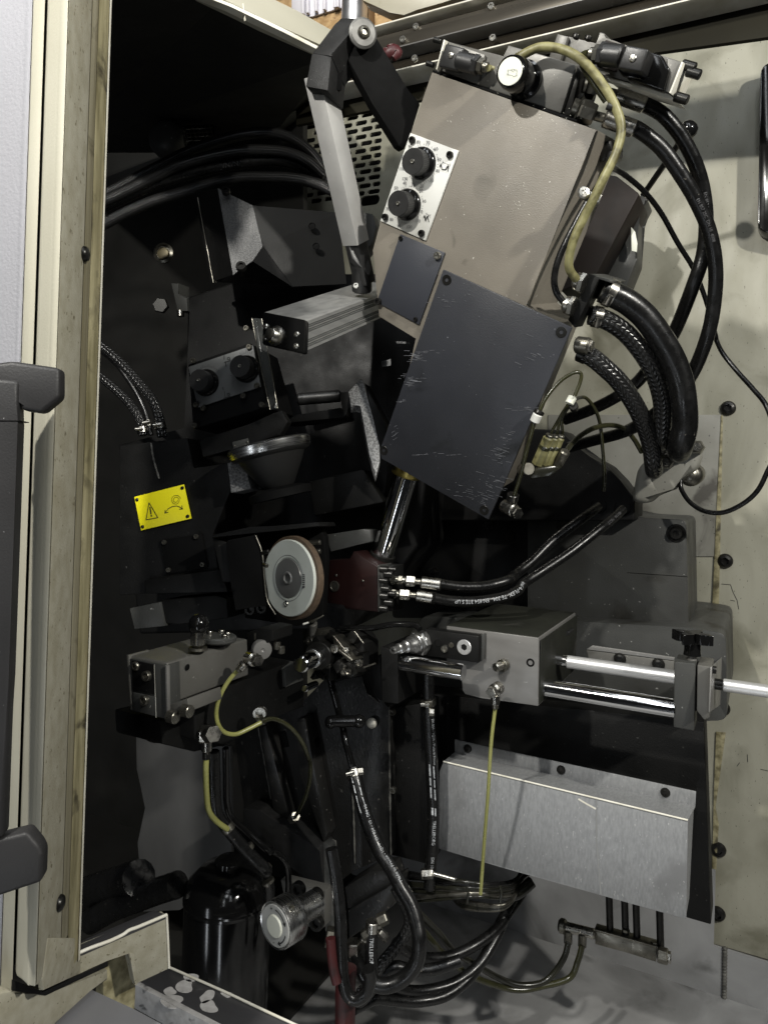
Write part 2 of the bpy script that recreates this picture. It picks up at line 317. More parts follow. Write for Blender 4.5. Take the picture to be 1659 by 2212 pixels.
def path(pts, sub=8):
    n = len(pts); out = []
    if n == 2: return [pts[0].lerp(pts[1], i/sub) for i in range(sub+1)]
    for i in range(n-1):
        p0 = pts[i-1] if i else pts[0]*2-pts[1]; p1, p2 = pts[i], pts[i+1]; p3 = pts[i+2] if i+2 < n else pts[-1]*2-pts[-2]
        for k in range(sub):
            t = k/sub; out.append(((p1*2)+(p2-p0)*t+(p0*2-p1*5+p2*4-p3)*t*t+(p1*3-p0-p2*3+p3)*t**3)*.5)
    out.append(pts[-1]); return out
class Tube: pass
def tube(name, pts, r, mt, parent=None, seg=14, sub=8, rfn=None):
    c = path(pts, sub); n = len(c); T = [(c[min(i+1, n-1)]-c[max(i-1, 0)]).normalized() for i in range(n)]
    nrm = T[0].orthogonal().normalized(); o0 = sum(c, V((0, 0, 0)))/n; vs, fs, uvs = [], [], []; s = 0; arc = []
    for i in range(n):
        if i: s += (c[i]-c[i-1]).length; nrm = (nrm-T[i]*nrm.dot(T[i])).normalized()
        b = T[i].cross(nrm); arc.append(s); rr = r*(rfn(i/(n-1)) if rfn else 1)
        for k in range(seg+1):
            a = 2*math.pi*k/seg; vs.append(c[i]-o0+(nrm*math.cos(a)+b*math.sin(a))*rr); uvs.append((s, k/seg))
    for i in range(n-1):
        for k in range(seg):
            a = i*(seg+1)+k; fs.append((a, a+1, a+seg+2, a+seg+1))
    fs.append(tuple(range(seg))[::-1]); fs.append(tuple((n-1)*(seg+1)+k for k in range(seg)))
    me = bpy.data.meshes.new(name); me.from_pydata(vs, [], fs); ul = me.uv_layers.new(name='UVMap')
    for lp in me.loops: ul.data[lp.index].uv = uvs[lp.vertex_index]
    bm = bmesh.new(); bm.from_mesh(me); bmesh.ops.remove_doubles(bm, verts=bm.verts[:], dist=1e-7); bm.to_mesh(me); bm.free()
    o = link(name, me, mt, parent, Matrix.Translation(o0), ang=60)
    t = Tube(); t.o, t.c, t.T, t.arc, t.r = o, c, T, arc, r; return t
TXT = {}
def text_geo(s, size):
    cu = bpy.data.curves.new('t', 'FONT'); cu.body = s; cu.size = size; cu.align_x = 'CENTER'; cu.align_y = 'CENTER'; cu.resolution_u = 2
    o = bpy.data.objects.new('t', cu); col.objects.link(o); dg = bpy.context.evaluated_depsgraph_get(); me = bpy.data.meshes.new_from_object(o.evaluated_get(dg))
    vs = [v.co.copy() for v in me.vertices]; fs = [tuple(p.vertices) for p in me.polygons]
    bpy.data.objects.remove(o); bpy.data.meshes.remove(me); bpy.data.curves.remove(cu); return vs, fs
def text(name, fr, items, h, mt, parent):             # items: (string, uv, size, rotation) in one printed part on a plane
    vs, fs = [], []
    for s, uv, size, rot in items:
        a, b = text_geo(s, size); x, y = fr.loc(uv, h); n0 = len(vs); cr, sr = math.cos(rot), math.sin(rot)
        vs += [(x+v.x*cr-v.y*sr, y+v.x*sr+v.y*cr, 0) for v in a]; fs += [tuple(i+n0 for i in f) for f in b]
    me = bpy.data.meshes.new(name); me.from_pydata(vs, [], fs); return link(name, me, mt, parent, fr.M(fr.w(0, 0, h)), smooth=False)
def strokes(name, fr, lines, wd, h, mt, parent):      # printed line work: ribbons on a plane
    vs, fs = [], []
    for ln in lines:
        p = [V((*fr.loc(u, h), 0)) for u in ln]
        for a, b in zip(p, p[1:]):
            t = (b-a); 
            if t.length < 1e-6: continue
            t.normalize(); n = V((-t.y, t.x, 0))*wd/2; a2, b2 = a-t*wd*.4, b+t*wd*.4; k = len(vs)
            vs += [a2-n, b2-n, b2+n, a2+n]; fs.append((k, k+1, k+2, k+3))
    for i, v in enumerate(vs): v.z = (i//4)*2e-6
    me = bpy.data.meshes.new(name); me.from_pydata(vs, [], fs); return link(name, me, mt, parent, fr.M(fr.w(0, 0, h)), smooth=False)
def tube_text(t, s, s0, size, mt, parent, lat=0, rev=False, flip=False, name='printed_lettering', bars=None):
    vs, fs = ([], []) if bars else text_geo(s, size)
    if bars:
        for (x0, x1, y0, y1, sk) in bars:
            k = len(vs); vs += [V((x0, y0, 0)), V((x1, y0, 0)), V((x1+sk, y1, 0)), V((x0+sk, y1, 0))]; fs.append((k, k+1, k+2, k+3))
    out = []
    for v in vs:
        x, y = (-v.x if rev else v.x), (v.y if not flip else -v.y); sa = min(max(s0+x, 0), t.arc[-1]-1e-5)
        i = max(k for k in range(len(t.arc)) if t.arc[k] <= sa); i = min(i, len(t.arc)-2); f = (sa-t.arc[i])/max(1e-9, t.arc[i+1]-t.arc[i])
        c = t.c[i].lerp(t.c[i+1], f); T = t.T[i].lerp(t.T[i+1], f).normalized(); n = (C-c); n = (n-T*n.dot(T)).normalized(); b = n.cross(T)
        a = (y+lat)/t.r; out.append(c+(n*math.cos(a)+b*math.sin(a))*t.r*1.05)
    o0 = sum(out, V((0, 0, 0)))/len(out); me = bpy.data.meshes.new(name); me.from_pydata([p-o0 for p in out], [], fs)
    return link(name, me, mt, parent, Matrix.Translation(o0), smooth=False)
def sheet(name, pts, mt, th=.004, parent=None):       # thick sheet through world points
    o0 = sum(pts, V((0, 0, 0)))/len(pts); bm = bmesh.new(); f = bm.faces.new([bm.verts.new(p-o0) for p in pts]); bm.normal_update()
    if f.normal.dot(C-o0) < 0: f.normal_flip()
    bmesh.ops.triangulate(bm, faces=bm.faces[:]); bm.normal_update()
    bmesh.ops.solidify(bm, geom=bm.faces[:], thickness=th); me = bpy.data.meshes.new(name); bm.to_mesh(me); bm.free()
    return link(name, me, mt, parent, Matrix.Translation(o0), smooth=False)
def sphere(name, p, r, mt, parent=None, axis=ZW): return lathe(name, p, axis, [(0, -r)]+[(r*math.sin(math.pi*i/16), -r*math.cos(math.pi*i/16)) for i in range(1, 16)]+[(0, r)], mt, parent, 28, 60)
def loft(name, rows, mt, parent=None, ang=30, close=True):   # bridge equal-length loops of world points
    o0 = sum(rows[0], V((0, 0, 0)))/len(rows[0]); bm = bmesh.new(); rg = [[bm.verts.new(p-o0) for p in r] for r in rows]; n = len(rows[0])
    for a, b in zip(rg, rg[1:]):
        for i in range(n if close else n-1): j = (i+1) % n; bm.faces.new((a[i], a[j], b[j], b[i]))
    if close: bm.faces.new(rg[0]); bm.faces.new(rg[-1][::-1])
    bmesh.ops.recalc_face_normals(bm, faces=bm.faces[:])
    me = bpy.data.meshes.new(name); bm.to_mesh(me); bm.free(); return link(name, me, mt, parent, Matrix.Translation(o0), ang=ang)
def bar(name, p0, p1, side, w_, t_, mt, parent=None, bev=.0012):   # rectangular bar from p0 to p1; w_ along side, t_ across
    y = (p1-p0); L_ = y.length; y.normalize(); x = (V(side)-y*V(side).dot(y)).normalized(); z = x.cross(y); f = Fr(p0, x, y, z)
    return boxL(name, f, -w_/2, w_/2, 0, L_, -t_/2, t_/2, mt, parent, bev)
# ================================================================ SETTING
WF = FXZ((1556, 1300), 1.55)                                       # back wall plane
def wxz(fr, uv, h=0): return fr.loc(uv, h)
x0 = WF.loc((560, 900))[0]; x1 = WF.loc((1900, 900))[0]; zb = WF.loc(q1(9, 1500, 1688))[1]; zt = WF.loc((1000, 60))[1]+.05
def wall_with_vents():
    bm = bmesh.new()
    def bx(x0, x1, y0, y1, z0, z1): bmesh.ops.create_cube(bm, size=1, matrix=Matrix.Translation(((x0+x1)/2, (y0+y1)/2, (z0+z1)/2)) @ Matrix.Diagonal((x1-x0, y1-y0, z1-z0, 1)))
    bx(x0, x1, zb, zt, -.006, 0); me = bpy.data.meshes.new('w'); bm.to_mesh(me); bm.free(); a = bpy.data.objects.new('w', me); col.objects.link(a)
    vx0, vy1 = WF.loc(q1(2, 225, 790)); vx1, vy0 = WF.loc(q1(2, 685, 1260)); bm = bmesh.new(); k = 0
    def slot(cx, cy, w_, h_):
        ring = []
        for i in range(16):
            t = 2*math.pi*i/16+.01; sx = (w_-h_)/2*(1 if math.cos(t) > 0 else -1); ring.append((cx+sx+h_/2*math.cos(t), cy+h_/2*math.sin(t)))
        t_ = [bm.verts.new((p[0], p[1], .02)) for p in ring]; b_ = [bm.verts.new((p[0], p[1], -.03)) for p in ring]
        bm.faces.new(t_); bm.faces.new(b_[::-1])
        for i in range(16): j = (i+1) % 16; bm.faces.new((b_[i], b_[j], t_[j], t_[i]))
    y = vy1; row = 0
    while y > vy0+.03:
        x = vx1-.0195-(.0 if row % 2 else .022)
        if row % 2 == 0: slot(vx1-.012, y, .024, .0125)
        while x > vx0: slot(x-(.0 if row % 2 else .005), y, .036, .0125); x -= .0445
        y -= .0188; row += 1
    slot(vx1-.03, vy0+.014, .058, .027)
    me2 = bpy.data.meshes.new('s'); bm.to_mesh(me2); bm.free(); s = bpy.data.objects.new('s', me2); col.objects.link(s)
    md = a.modifiers.new('b', 'BOOLEAN'); md.operation = 'DIFFERENCE'; md.solver = 'EXACT'; md.object = s
    dg = bpy.context.evaluated_depsgraph_get(); out = bpy.data.meshes.new_from_object(a.evaluated_get(dg)); bpy.data.objects.remove(a); bpy.data.objects.remove(s)
    o = link('back_wall', out, 'wall', None, WF.M(WF.o), smooth=False)
    boxL('vent_duct', WF, vx0-.03, vx1+.02, vy0-.02, vy1+.02, -.12, -.03, 'matt', o, 0); return o
back_wall = struct(wall_with_vents(), 'stained cream inner wall with vent slots')
prism('patch_sheet', WF, q(6, 300, 545, 1368, 545, 1350, 1420, 300, 1420), .003, .0005, 'sheet', back_wall, .0006)
prism('wall_edge_strip', WF, q(6, 1366, 548, 1378, 548, 1352, 1740, 1310, 1740, 1340, 1100), .0045, .0005, 'creamgrime', back_wall, .0006)
prism('wall_edge_strip', WF, q(9, 1335, 330, 1395, 335, 1330, 800, 1352, 900, 1310, 1625, 1300, 1625, 1322, 700), .004, .0005, 'creamgrime', back_wall, .0006)
for r, x, y in ((6, 1410, 505), (6, 1392, 1447), (9, 1375, 185), (9, 1350, 1055), (9, 1345, 1450)):
    bolt('button', WF.at(q1(r, x, y)), WF.z, .0155, 'screw', back_wall, 'button_bolt')
# cracked paint lines
ck = [q(6, 1370, 1590, 1425, 1595, 1440, 1640, 1465, 1690, 1475, 1745), q(6, 1425, 1690, 1450, 1695), q(9, 1528, 470, 1530, 515), q(9, 1480, 520, 1465, 540), q(9, 1610, 560, 1655, 570)]
strokes('paint_crack', WF, ck, .0012, .0004, 'ink', back_wall)
# dark lining on the left and hood above it
lf = FXZ((420, 900), 2.02)
struct(prism('side_wall', lf, [(-60, 150), (655, 235), (655, 2300), (-60, 2300)], 0, -.02, 'inside', None, 0))
hood = sheet('hood_roof', [P(60, -160, .78), P(492, -12, 1.02), P(730, 118, 1.16), P(700, 230, 2.05), P(560, 330, 2.1), P(120, 330, 2.0)], 'inside', .01); struct(hood)
# grey sheet below the bed and the sump floor
pf = FXZ((1400, 2080), 1.57)
pan = prism('sump_wall', pf, [(760, 1700), (1545, 1880), (1541, 2042), (1800, 2122), (1800, 2700), (760, 2500)], 0, -.004, 'pan', None, 0); struct(pan)
vs = []
for i in range(26):
    u, v = q1(9, 1390-i*.25, 1655+i*19); p = pf.at((u, v)); vs.append(p)
for a in range(len(vs)-1): pass
tube('weld_bead', [p+pf.z*.001 for p in vs], .0042, 'weld', pan, 8, 3, rfn=lambda t: .8+.5*abs(math.sin(t*75)))
sfz = P(900, 2260, 1.35).z
fl = Fr(V((0, 0, sfz)), XW, YW, ZW); fp = P(700, 2200, 1.3)
struct(boxL('sump_floor', fl, fp.x-1.0, fp.x+1.5, fp.y-.75, fp.y+.9, -.01, 0, 'pan', None, 0))
struct(boxL('dark_floor_slab', fl, P(480, 2000, 1.3).x-1.2, P(560, 2000, 1.3).x, fp.y-.75, fp.y+.9, .004, .012, 'inside', None, 0))  # dark slab added over the lit floor to turn it black
# shop beyond the opening at the top
BF = FXZ((800, 60), 3.3)
shop = struct(prism('shop_wall', BF, [(300, -250), (1500, -400), (1500, 400), (300, 400)], 0, -.02, 'osb', None, 0), 'strand board shop wall')
cp = thing('corrugated_panel', 'white ribbed sheet panel above the strand board, top of picture', 'wall panel', BF.at((640, 10)))
uL, uR = q1(16, -60, 0), q1(16, 515, 0)
prism('sheet', BF, q(16, -80, -200, 505, -260, 500, 58, 130, 168, -80, 190), .012, .002, 'corr', cp, .001)
for xr in (15, 62, 150, 235, 345, 372, 455):
    prism('rib', BF, q(16, xr, -220, xr+26, -225, xr+28, 140-xr*.2, xr+2, 145-xr*.2), .034, .0125, 'corr', cp, .004)
tag(prism('timber_stud', BF, q(16, 628, -120, 722, -130, 722, 270, 628, 290), .05, .001, 'timber', None, .002), 'brown timber stud beside the steel pipe in the shop', 'timber stud')
pp = BF.at(q1(16, 568, 90), .1); tag(cyl('steel_pipe', pp-ZW*.4, pp+ZW*.5, .026*3.3/1.5, 'galv'), 'upright galvanised pipe above the black elbow arm', 'pipe')
tag(prism('roof_beam', FXZ((1000, 20), 2.6), q(16, 640, 0, 760, -90, 1900, -120, 1480, 25, 1210, 100, 1075, 160, 930, 130), .02, -.05, 'cream', None, .002), 'pale roof beam beyond the guide rail at top', 'beam')

# ================================================================ LEFT POST, DOOR AND SILL
GZ = Fr(V((0, 0, 0)), XW, YW, ZW)
def col_poly(pts, z0, z1, name, mt, parent, th=.03, bev=.0015):
    fr_ = [P(u, 1466, d) for u, d in pts]; bk = [p+(F-RT*.55)*th for p in fr_[::-1]]
    return prismL(name, GZ, [(p.x, p.y) for p in fr_+bk], z1, z0, mt, parent, bev)
zp = P(94.5, 2139, .64).z; ze = P(166, 2058, .745).z; zt = P(200, -140, .66).z
door = thing('sliding_door', 'cream enclosure door panel with grey bar handle at left edge', 'door', P(20, 2140, .68))
col_poly([(-260, .72), (10, .672), (24, .668)], zp-.12, zt, 'outer_panel', 'creamdoor', door, .03, .003)
col_poly([(25, .666), (50, .658)], zp-.06, zt, 'edge_profile', 'cream', door, .02)
HFm = FN((60, 1300), .595, (.15, 0, -1), (140, 1300))
hd = prism('handle_bracket', HFm, [*q(4, -160, 240, 80, 212, 372, 256, 372, 440, 258, 535, 128, 515, 126, 425, -160, 430)], 0, -.018, 'greyhandle', door, .0035, 3)
prism('handle_bracket', HFm, [*q(7, -160, 1030, 170, 948, 242, 1035, 266, 1085, 260, 1260, -160, 1400)], 0, -.018, 'greyhandle', door, .0035, 3)
prism('handle_grip', HFm, [*q(4, -200, 300, 122, 330, 112, 600), *q(7, 56, 0, 24, 985, -200, 1050)], .002, -.014, 'greyhandle', door, .004, 3)
prism('handle_joint', HFm, q(4, -200, 578, 127, 580, 127, 585, -200, 583), .0025, -.02, 'matt', door, 0)
post = thing('enclosure_post', 'grimy cream corner post with two dark bolts left of the dark opening', 'post', P(100, 2139, .65))
col_poly([(51, .672), (57, .670)], zp, zt, 'groove', 'matt', post, .01, 0)
col_poly([(57, .655), (84, .645), (101, .640)], zp, zt, 'front_face', 'cream', post, .03, .003)
pa, pb = P(101.5, 1466, .6403), P(166, 1466, .714); pb.z = pa.z; sn = (pb-pa).cross(ZW); sn = sn if sn.dot(C-pa) > 0 else -sn; sn.normalize()
SF = Fr(pa, (pb-pa).normalized(), ZW, sn); dg_ = lambda u: (SF.at((u, 1466))-C).dot(F)
col_poly([(101.5, .6403), (152, dg_(152))], zp, zt, 'side_face', 'creamrough', post, .03, .003)
col_poly([(152.2, dg_(152.2)), (166, .714)], zp, zt, 'grimy_seam', 'seamgrime', post, .03, .0015)
col_poly([(166.3, .7145), (190, .743)], ze-.004, zt, 'stained_strip', 'creamgrime', post, .02, .001)
col_poly([(190.2, .7395), (194, .744)], ze-.006, zt, 'edge_trim', 'edge', post, .004, .0006)
for r, x, y in ((1, 520, 1568), (7, 368, 1385)): bolt('cap', SF.at(q1(r, x, y)), sn, .0072, 'screw', post, 'bolt_cap')
prism('lower_return', SF, q(7, 274, 1923, 266, 1850, 300, 1600, 468, 1600, 486, 1692, 560, 1700, 664, 1742), .0006, -.004, 'creamrough', post, .0006)
sill = thing('enclosure_sill', 'stained cream sill ledge at the foot of the corner post', 'sill', P(250, 2100, .8))
LF_ = FH((171, 2057), (360, 1975), .75)
prism('ledge_face', LF_, q(7, 280, 1915, 440, 1702, 488, 1694, 1030, 1462, 1048, 1790, 835, 1890, 800, 1690, 665, 1742, 400, 1862), 0, -.012, 'creamrough', sill, .001)
a0 = [LF_.at(q1(7, *p)) for p in ((488, 1692), (700, 1610), (1030, 1460))]
tp = V((0, 0, 1)); bk = -LF_.z
prismL('ledge_top', Fr(a0[0], LF_.x, bk, ZW), [(0, -.001), ((a0[2]-a0[0]).dot(LF_.x), -.001), ((a0[2]-a0[0]).dot(LF_.x)-.006, .017), (0.008, .017)], .0, -.004, 'worn', sill, .0005)
wd = [LF_.at(q1(7, *p), .0008) for p in ((486, 1694), (560, 1662), (680, 1618), (760, 1580), (800, 1552), (860, 1530), (1030, 1458))]
tube('white_edge', wd, .0018, 'edge', sill, 8, 6)
tube('white_edge', [LF_.at(q1(7, *p), .0008) for p in ((1030, 1458), (1038, 1600), (1046, 1786))], .0013, 'edge', sill, 8, 6)
prism('inner_return', LF_, q(7, 800, 1690, 830, 1700, 850, 1890, 835, 1895), .001, -.006, 'creamrough', sill, .0005)
prism('lower_gusset', LF_.off(-.04), q(7, 640, 1760, 800, 1690, 840, 1900, 830, 2133, 640, 2040), 0, -.02, 'creamgrime', sill, .001)
bf = thing('base_frame', 'cream base frame below the post at bottom left corner', 'frame', P(60, 2250, .7))
B1 = FH((95, 2160), (230, 2050), .69)
prism('frame_face', B1, q(7, 70, 1930, 290, 1960, 668, 1790, 670, 1860, 560, 1915, 340, 2140, -100, 2360, -100, 1960), 0, -.03, 'creamrough', bf, .002)
prism('shadow_gap', B1.off(.0015), q(7, 85, 1860, 270, 1934, 668, 1748, 668, 1776, 285, 1956, 82, 1925), 0, -.002, 'dark', bf, 0)
G1 = FXY((200, 2200), .72)
tag(prism('plastic_panel', G1, q(7, 330, 2140, 560, 1912, 830, 2040, 1060, 2160, 1300, 2400, 0, 2400), 0, -.006, 'greypanel', None, .001), 'light grey flat plastic panel in the bottom left corner', 'panel')
WR = FXY(q1(7, 1000, 1850), .98)
wr = thing('worn_rail', 'black floor rail with chipped white paint at bottom left', 'rail', WR.at(q1(7, 1100, 1950)))
prism('rail_top', WR, q(7, 858, 1868, 985, 1780, 1050, 1784, 1700, 2080, 2300, 2350, 1950, 2400, 1375, 2140), 0, -.01, 'worn', wr, .0006)
prism('white_front', WR, q(7, 834, 1888, 862, 1868, 1400, 2150, 2000, 2440, 1900, 2460, 1380, 2175), .0012, -.03, 'chip', wr, .0008)
tube('white_edge', [WR.at(q1(7, *p), .002) for p in ((1050, 1784), (1200, 1850), (1420, 1948), (1700, 2080), (2300, 2352))], .0017, 'edge', wr, 8, 6)
for x, y, a, b in ((1140, 1900, .012, .006), (1280, 1962, .009, .0065), (1290, 2025, .012, .005), (1180, 1845, .011, .004), (1400, 1948, .010, .003), (1060, 1990, .016, .006), (1050, 1930, .008, .004)):
    c = WR.loc(q1(7, x, y)); ring = [(c[0]+a*math.cos(t*.2618)*(1+.14*math.sin(t*.5236+x)+.10*math.sin(t*.7854+y)), c[1]+b*1.8*math.sin(t*.2618)*(1+.14*math.cos(t*.5236+y)+.10*math.sin(t*.7854+x))) for t in range(24)]
    prismL('bare_patch', WR, ring, .0003, -.001, 'chip', wr, 0)

# ================================================================ TOP: BEAM AND GUIDE RAIL
bm_ = thing('roof_frame_beam', 'cream roof frame beam slanting down from the top edge', 'beam', P(600, 50, 1.05))
TB = FH((480, 0), (710, 108), 1.0)
prism('beam_face', TB, [(400, -36), *q(1, 1180, 0), *q(2, 0, 185, 300, 290), *q(2, 420, 330, 420, 240, 0, 60), (500, -24)][:0] or [(440, -22), (581, 46), (700, 100), (742, 128), (742, 78), (640, 22), (540, -30)], 0, -.03, 'cream', bm_, .002)
prism('lower_lip', TB, [(430, -20), (500, 8), (620, 65), (742, 128), (742, 136), (620, 73), (500, 15), (430, -12)], .004, -.01, 'edge', bm_, .0006)
prism('beam_seam', TB, q(1, 1500, 20, 1504, 20, 1518, 125, 1514, 127), .0006, -.002, 'edge', bm_, 0)
RF = FXZ(q1(16, 1000, 215), 1.42); ry = lambda y: RF.loc(q1(16, 1000, y))[1]
rl = thing('guide_rail', 'long black oily guide rail with screws across the top', 'rail', RF.w(0, -.05, 0))
rx0, rx1 = RF.loc((690, 150))[0], 1.2
for nm, a, b, z1, z0, mt in (('pale_top_edge', 205, 222, .002, -.05, 'edge'), ('upper_channel', 222, 285, -.03, -.06, 'rail'), ('screw_strip', 285, 366, -.012, -.06, 'railmetal'), ('strip_edge', 366, 378, -.006, -.06, 'edge'),
                             ('rail_body', 378, 505, .004, -.06, 'railmetal'), ('lower_edge', 505, 520, .008, -.06, 'steel'), ('lower_channel', 520, 700, -.03, -.06, 'rail'), ('pale_bottom_edge', 712, 728, .0, -.06, 'edge'), ('lip', 700, 712, -.012, -.06, 'rail')):
    boxL(nm, RF, rx0, rx1, ry(b), ry(a), z0, z1, mt, rl, .0012)
for r, x, y in ((16, 1205, 283), (2, 1375, 45), (3, 630, -10), (16, 1070, 415), (2, 1385, 240), (2, 905, 365)): bolt('socket', RF.at(q1(r, x, y), -.012 if y < 300 else .004), RF.z, .0062, 'brightscrew', rl, 'screw')
prism('top_plate', RF.off(-.065), [(640, 200), (1800, -20), (1800, 60), (1410, 114), (740, 250), (640, 270)], 0, -.01, 'olive', rl, 0)  # shade below the rail is put into this plate's dark colour
tag(tube('red_tape', W(16, 1.36, 860, 520, 900, 545, 950, 530, 1000, 545, 960, 600), .013, 'redtape', None, 10, 5, rfn=lambda t: .5+.5*math.sin(3.1*t)).o, 'torn red tape stuck on the guide rail', 'tape')
# ================================================================ TILTED FEED HEAD
HF = FQUAD([(957, 583), (1234, 709), (1054, 1122), (819, 982)], 1.05)
head = thing('feed_head', 'tilted warm grey machine head with dials and charcoal cover plates', 'machine head', HF.w(.1, -.15, -.1))
housing = prism('housing', HF, [*q(2, 1005, 445), *q(3, 602, 802, 160, 1886), (1190, 700), (1040, 1080), (840, 985), *q(2, 912, 2087, 680, 1956, 640, 1545, 690, 1365, 880, 815)], -.005, -.125, 'beige', head, .0012)
cov = prism('cover_plate', HF, [q1(2, 1075, 1663), q1(3, 446, 2022), q1(5, 1472, 1192), q1(5, 812, 815), q1(5, 795, 790)], .001, -.0045, 'plate', head, .0008)
cov['label'] = 'large scratched charcoal plate'
for p in (q1(2, 1098, 1728), q1(3, 382, 2050), q1(5, 828, 766), q1(5, 1447, 1135)): bolt('flat', HF.at(p, .001), HF.z, .0072, 'screw', cov, 'countersunk_screw')
sp = prism('small_cover_plate', HF, q(2, 810, 1445, 1085, 1560, 925, 2005, 665, 1865), -.002, -.0048, 'plate2', head, .0006)
for p, r, mt in ((q1(2, 816, 1470), .003, 'screw'), (q1(2, 1045, 1578), .0052, 'brightscrew'), (q1(2, 678, 1860), .0052, 'screw'), (q1(2, 907, 1970), .003, 'screw')): bolt('socket', HF.at(p, -.002), HF.z, r, mt, sp)
dp = prism('dial_plate', HF, q(2, 873, 820, 1170, 930, 966, 1485, 688, 1363), -.002, -.0048, 'white', head, .0005)
dp['label'] = 'white plate with two black dial knobs'
for x, y in ((888, 865), (1120, 957), (722, 1340), (945, 1440)): bolt('socket', HF.at(q1(2, x, y), -.002), HF.z, .0046, 'screw', dp)
def knob(fr, uv, h, parent, r=.0215, H=.024, mark=True):
    p = fr.at(uv, h); me = []
    k = lathe('dial_knob', p, fr.z, [(0, 0), (r, 0), (r, .003), (r*.94, .005), (r*.80, .0075), (r*.80, .0085)], 'gloss', parent, 40)
    seg = 90; prof = []
    bm = bmesh.new(); lo, hi = [], []
    for i in range(seg):
        t = 2*math.pi*i/seg; rr = r*.79*(1 if i % 2 else .975); lo.append(bm.verts.new((rr*math.cos(t), rr*math.sin(t), .0085))); hi.append(bm.verts.new((rr*math.cos(t), rr*math.sin(t), H-.001)))
    tp = [bm.verts.new((r*.76*math.cos(2*math.pi*i/seg), r*.76*math.sin(2*math.pi*i/seg), H)) for i in range(seg)]
    for i in range(seg): j = (i+1) % seg; bm.faces.new((lo[i], lo[j], hi[j], hi[i])); bm.faces.new((hi[i], hi[j], tp[j], tp[i]))
    bm.faces.new(tp); me = bpy.data.meshes.new('knurled_grip'); bm.to_mesh(me); bm.free(); link('knurled_grip', me, 'black', parent, zmat(p, fr.z), ang=20)
    bolt('socket', p+fr.z*(H-.001), fr.z, r*.13, 'brightscrew', parent, 'grub_screw')
knob(HF, q1(2, 945, 1010), -.002, dp, .0215, .026); knob(HF, q1(2, 856, 1264), -.002, dp, .0215, .026)
rt = R_(17); it = [(s, q1(2, x, y), .0062, rt) for s, x, y in (('80', 922, 877), ('70', 981, 881), ('60', 1030, 920), ('50', 1050, 985), ('40', 1040, 1056), ('30', 1004, 1113), ('20', 944, 1149), ('120', 838, 1104), ('110', 817, 1042), ('100', 826, 970), ('90', 872, 907),
     ('40', 838, 1131), ('30', 890, 1139), ('20', 938, 1177), ('10', 957, 1242), ('0', 943, 1308), ('110', 917, 1364), ('100', 866, 1401), ('90', 802, 1396), ('80', 756, 1355), ('70', 733, 1291), ('50', 785, 1161))]
text('printed_numerals', HF, it, -.0012, 'greyink', dp)
tk = []
for cx, cy in ((945, 1010), (856, 1264)):
    c = HF.loc(q1(2, cx, cy), -.0012)
    for i in range(48):
        if i % 4 == 3: continue
        a = 2*math.pi*i/48; r0, r1 = .0232, .0252 if i % 4 else .0262
        e = []
        for rr in (r0, r1): 
            wp = HF.w(c[0]+rr*math.cos(a), c[1]+rr*math.sin(a), -.0012)-C; d = wp.dot(F); e.append((CX+S*wp.dot(RT)/d, CY-S*wp.dot(UT)/d))
        tk.append(e)
strokes('scale_marks', HF, tk, .0004, -.0011, 'greyink', dp)
strokes('printed_symbol', HF, [q(2, 1055, 1028, 1060, 1012, 1066, 1030), q(2, 1061, 1015, 1066, 1043, 1088, 1048, 1096, 1035, 1106, 1030, 1103, 1058), q(2, 1098, 1030, 1106, 1022, 1108, 1036), q(2, 955, 1340, 960, 1330, 966, 1342), q(2, 960, 1333, 966, 1362, 978, 1335, 986, 1368), q(2, 978, 1340, 984, 1330)], .0012, -.0011, 'ink', dp)
strokes('printed_dimension', HF, [q(2, 1070, 1000, 1118, 1018), q(2, 1068, 1012, 1074, 992), q(2, 1112, 1030, 1120, 1008), q(2, 968, 1318, 996, 1328), q(2, 968, 1336, 974, 1312), q(2, 990, 1345, 998, 1322)], .0004, -.0010, 'greyink', dp)
def scratches(fr, clusters, h, mt, parent, k=1):
    ln = []
    for r, x, y, w_, h_, n, sl in clusters:
        for i in range(n):
            a, b = x+random.gauss(0, w_*.35), y+random.gauss(0, h_*.4); L_ = random.uniform(.04, .42)*min(w_, 110)*k; ln.append(q(r, a-L_/2, b-L_/2*sl, a+L_/2, b+L_/2*sl))
    o = strokes('scratches', fr, ln, .00045, h, mt, parent); o['kind'] = 'stuff'; return o
scratches(HF, ((5, 1030, 190, 90, 40, 42, .03), (5, 985, 345, 90, 55, 36, .05), (5, 950, 470, 70, 20, 7, 0), (5, 1150, 160, 80, 20, 6, 0), (6, 170, 505, 110, 30, 22, 0), (5, 1590, 690, 90, 60, 18, .15), (5, 1540, 800, 110, 80, 22, .2), (5, 1190, 790, 260, 20, 12, -.02),
    (5, 1500, 960, 150, 90, 24, .3), (5, 1300, 1010, 220, 70, 12, .2), (5, 1440, 1060, 150, 60, 16, .3), (2, 1100, 1860, 130, 30, 9, .05), (2, 1230, 1800, 60, 60, 6, .3), (6, 210, 180, 160, 90, 14, .4), (5, 900, 660, 60, 50, 8, -.6)), .0013, 'scratchwhite', cov)
scratches(HF, ((2, 1450, 700, 400, 300, 26, .4), (2, 1560, 700, 250, 160, 20, -.3), (3, 350, 700, 200, 100, 16, .2), (2, 1560, 1250, 150, 500, 18, 1)), -.0046, 'edge', head, .12)
